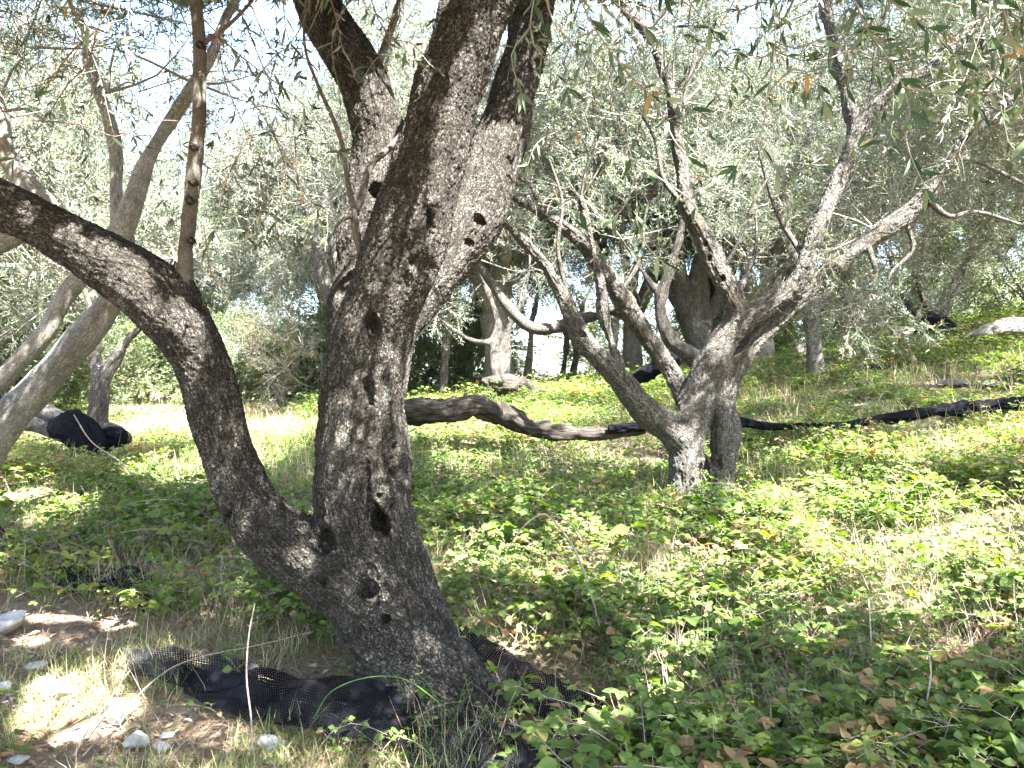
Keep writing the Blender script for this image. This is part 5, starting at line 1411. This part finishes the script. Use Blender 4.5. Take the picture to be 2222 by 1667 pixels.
leaf_litter()
blades('straw', 9000, 10, 24, lambda x, y: 1.0 * np.ones_like(x), .16, .012, M_NEEDLE, 'straw coloured extra pale to brighten the sunny clearing', 'dry grass', 39, tint=(.95, .08), lie=.35, bend=.3, tuft=5, clump=-1, tr=.15, umin=210, umax=680)  # palest tint puts the brightness of the sunlit clearing into the straw colour
blades('dry_stalks', 9500, 3, 14, lambda x, y: veg_density(x, y), .30, .0026, M_NEEDLE, 'pale dry stalks standing among the bramble leaves', 'dry grass', 38, tint=(.85, .15), lie=.9, bend=.4, tuft=4, clump=-.3, tr=.1)
blades('green_stalks', 9000, 3, 13, lambda x, y: veg_density(x, y), .20, .0024, M_WISP, 'fine green grassy stalks among the bramble leaves', 'grass', 37, tint=(.5, .3), lie=1.0, bend=.7, tuft=6, clump=-.1, tr=.08)


def wisps():
    """feathery wild asparagus: fine green threads in airy clumps"""
    r = np.random.default_rng(36)
    # one plant: stems with whorls of tiny needles
    def plant(seed, H=.38):
        q = np.random.default_rng(seed); tw = MB(); lb, ld = [], []
        for s in range(3):
            a = q.random() * 6.28; p = [np.zeros(3)]; d = np.array([math.cos(a) * .4, math.sin(a) * .4, .9])
            for i in range(6):
                p.append(p[-1] + d / np.linalg.norm(d) * H / 6); d = d + q.normal(0, .15, 3) + [math.cos(a) * .06, math.sin(a) * .06, -.13]
            p = np.array(p); tube(tw, p, np.linspace(.0018, .0008, 7), n=3, step=.2, cap=False)
            for j in range(12):
                t = .2 + .8 * j / 12; i = min(int(t * 6), 5); b = p[i] + (p[i + 1] - p[i]) * (t * 6 - i)
                e = q.normal(0, 1, 3); e[2] = abs(e[2]) * .4; e /= np.linalg.norm(e); L = .09 * (1.2 - t)
                tube(tw, [b, b + e * L], [.0009, .0006], n=3, step=1, cap=False)
                for k in range(5):
                    c = b + e * L * (k + 1) / 5
                    for m in range(4): lb.append(c); ld.append(q.normal(0, 1, 3))
        v = np.array([[0, .0007, 0], [0, -.0007, 0], [.013, 0, 0]]); V, Q = place(v, np.array([[0, 1, 2]]), rot_to(np.array(ld)), np.array(lb))
        return tw, V, Q
    pr = []
    for i in range(4):
        tw, V, Q = plant(700 + i); mb = MB()
        for (vv), (qq, m) in zip([np.concatenate(tw.v)], [(np.concatenate([a for a, m in tw.polys]), 0)]): mb.add(vv, qq, 0, tint=np.full(len(vv), .6))
        mb.add(V.reshape(-1, 3), Q.reshape(-1, 3), 0, tint=np.full(V.shape[0] * 3, .5 + .1 * i))
        pr.append(mb.mesh('wispy_plant', [M_WISP]))
    spots = [(900, 1600, 1.0), (960, 1640, 1.1), (850, 1560, .9), (930, 1530, .8), (1020, 1560, .7), (1660, 1600, 1.0), (1880, 1660, 1.0), (1690, 1500, .9), (1200, 1080, 1.2), (1130, 1110, 1.2), (1260, 1060, 1.2), (1040, 1120, 1.1), (1640, 1130, 1.2), (1760, 1190, 1.0), (1300, 1130, 1), (960, 1100, 1), (1090, 1180, 1),
             (420, 1120, 1), (360, 1160, 1), (560, 1060, 1.2), (300, 1090, 1), (620, 1010, 1.2), (2150, 1190, 1), (1640, 1010, 1.3), (1620, 850, 1.6), (1660, 900, 1.4), (1420, 1130, 1.1), (1370, 1190, 1)]
    for i, (x, y, s) in enumerate(spots):
        o = bpy.data.objects.new('wispy_plant', pr[i % 4]); C.objects.link(o)
        g = gp(x, y); o.location = (g[0], g[1], float(gh(g[0], g[1])) - .02); o.scale = (s,) * 3; o.rotation_euler = (0, 0, i * 1.3)
        lb = {0: 'feathery asparagus plant in front of the dark trunk over the flat net', 1: 'feathery asparagus plant at the bottom edge on the flat net', 2: 'feathery asparagus plant over the folded net left of the trunk foot',
              4: 'small feathery asparagus plant at the right root of the dark trunk', 5: 'feathery asparagus plant beside the thick pale broken branch', 6: 'feathery asparagus plant at the bottom right corner of the brambles',
              8: 'hazy green asparagus plant left of the gnarled trunk foot'}.get(i, 'feathery pale green wild asparagus plant among the brambles')
        tag(o, lb, 'plant', 'feathery asparagus plants')


wisps()


# ------------------------------------------------------------------ bare canes and sticks
def cane(label, pts, w0=5, w1=2, name='bramble_cane', cat='stem', mat=M_CANE):
    mb = MB(); p = [P(a, b, c) for a, b, c in pts]; n = len(p)
    dm = pts[0][2]
    tube(mb, p, np.linspace(w0, w1, n) * .5 * dm / FPX, n=6, step=.04, lump=.15, seed=int(pts[0][0]))
    return tag(mb.build(name, mat), label, cat)


cane('tall arching bare bramble cane right of centre', [(1318, 1450, 4.3), (1300, 1360, 4.4), (1280, 1280, 4.5), (1245, 1190, 4.6), (1195, 1125, 4.6), (1170, 1118, 4.6), (1130, 1150, 4.6), (1080, 1230, 4.6)], 7, 3)
cane('thin pale cane arching beside the tall arching one', [(1290, 1220, 4.5), (1260, 1160, 4.5), (1220, 1125, 4.5), (1190, 1120, 4.5)], 4, 2)
cane('upright pinkish dry stem in front of the netting left of the trunk', [(548, 1640, 3.1), (545, 1560, 3.1), (535, 1470, 3.1), (540, 1380, 3.15), (553, 1310, 3.2)], 5, 3)
cane('upright dry stem at the bottom right with a forked tip', [(2000, 1620, 3.1), (2008, 1540, 3.1), (2020, 1460, 3.15), (2015, 1420, 3.2)], 6, 3)
cane('bare upright stem right of centre in the brambles', [(1900, 1540, 3.6), (1892, 1420, 3.7), (1885, 1300, 3.8)], 5, 3)
cane('pale fallen twig slanting through the brambles near the bottom', [(1450, 1540, 3.4), (1500, 1505, 3.5), (1550, 1475, 3.6)], 6, 3)
cane('long pale stick lying across the dry grass toward the net', [(180, 1640, 3.05), (330, 1480, 3.5), (420, 1430, 3.7), (560, 1400, 3.9), (680, 1370, 4.0)], 4, 2, 'stick', 'stick')
cane('thin stick in the sunlit patch', [(160, 1640, 3.02), (200, 1570, 3.2), (250, 1500, 3.4), (285, 1450, 3.6)], 5, 2, 'stick', 'stick')
cane('long thin cane sagging across the brambles at the left', [(0, 1240, 4.7), (120, 1200, 4.9), (300, 1150, 5.2), (480, 1160, 5.2)], 4, 2)
cane('curved dry stem standing at the far right', [(2150, 1000, 7.5), (2165, 950, 7.5), (2185, 900, 7.5)], 4, 3)
cane('pale dead twig sticking up behind the long roll of net', [(1095, 905, 8.9), (1090, 880, 8.9), (1088, 858, 8.9)], 5, 2)
cane('thin tall stem leaning in front of the stump on the left', [(330, 1090, 6.5), (270, 1010, 6.7), (200, 960, 6.9), (160, 900, 7.0)], 4, 2)
cane('thick pale broken branch lying at the bottom among dry twigs', [(1440, 1640, 3.15), (1500, 1612, 3.2), (1560, 1590, 3.25), (1610, 1580, 3.3)], 22, 14, 'fallen_branch', 'branch', M_SHOOT)
cane('thin brown stick resting on the flat net at the bottom', [(1190, 1650, 3.0), (1260, 1645, 3.02), (1340, 1650, 3.05), (1410, 1680, 3.08)], 8, 5, 'stick', 'stick')
cane('pale bent wire-like stem looping on the net at the right', [(1205, 1640, 3.0), (1200, 1600, 3.0), (1225, 1580, 3.0), (1260, 1590, 3.0), (1280, 1620, 3.0)], 3, 2)
cane('long green arching grass stalk over the folded net', [(680, 1560, 3.1), (720, 1500, 3.1), (800, 1470, 3.1), (880, 1475, 3.1), (960, 1530, 3.1)], 3, 2, 'grass_stalk', 'stalk', M_WISP)

# lilac flowers in the grass
r = np.random.default_rng(8)
for (x, y) in [(18, 1508), (20, 1523), (28, 1532), (40, 1515), (60, 1508), (32, 1550), (12, 1540), (25, 1500)]:
    g = gp(x, y); c = np.array([g[0], g[1], float(gh(g[0], g[1])) + .03])
    v, q = ovate(.016, .012, 1); mb = MB()
    V, Q = place(v, q, rot_to(np.stack([np.cos(np.arange(5) * 1.257), np.sin(np.arange(5) * 1.257), .3 + 0 * np.arange(5)], -1)), np.tile(c, (5, 1)))
    mb.add(V.reshape(-1, 3), Q.reshape(-1, 4), 0, tint=r.random(len(V) * len(v)))
    tube(mb, [c - [0, 0, .035], c], [.001, .001], n=3, step=1)
    tag(mb.build('lilac_flower', M_PETAL), 'tiny lilac flower in the grass near the left edge', 'flower', 'lilac flowers in the grass')
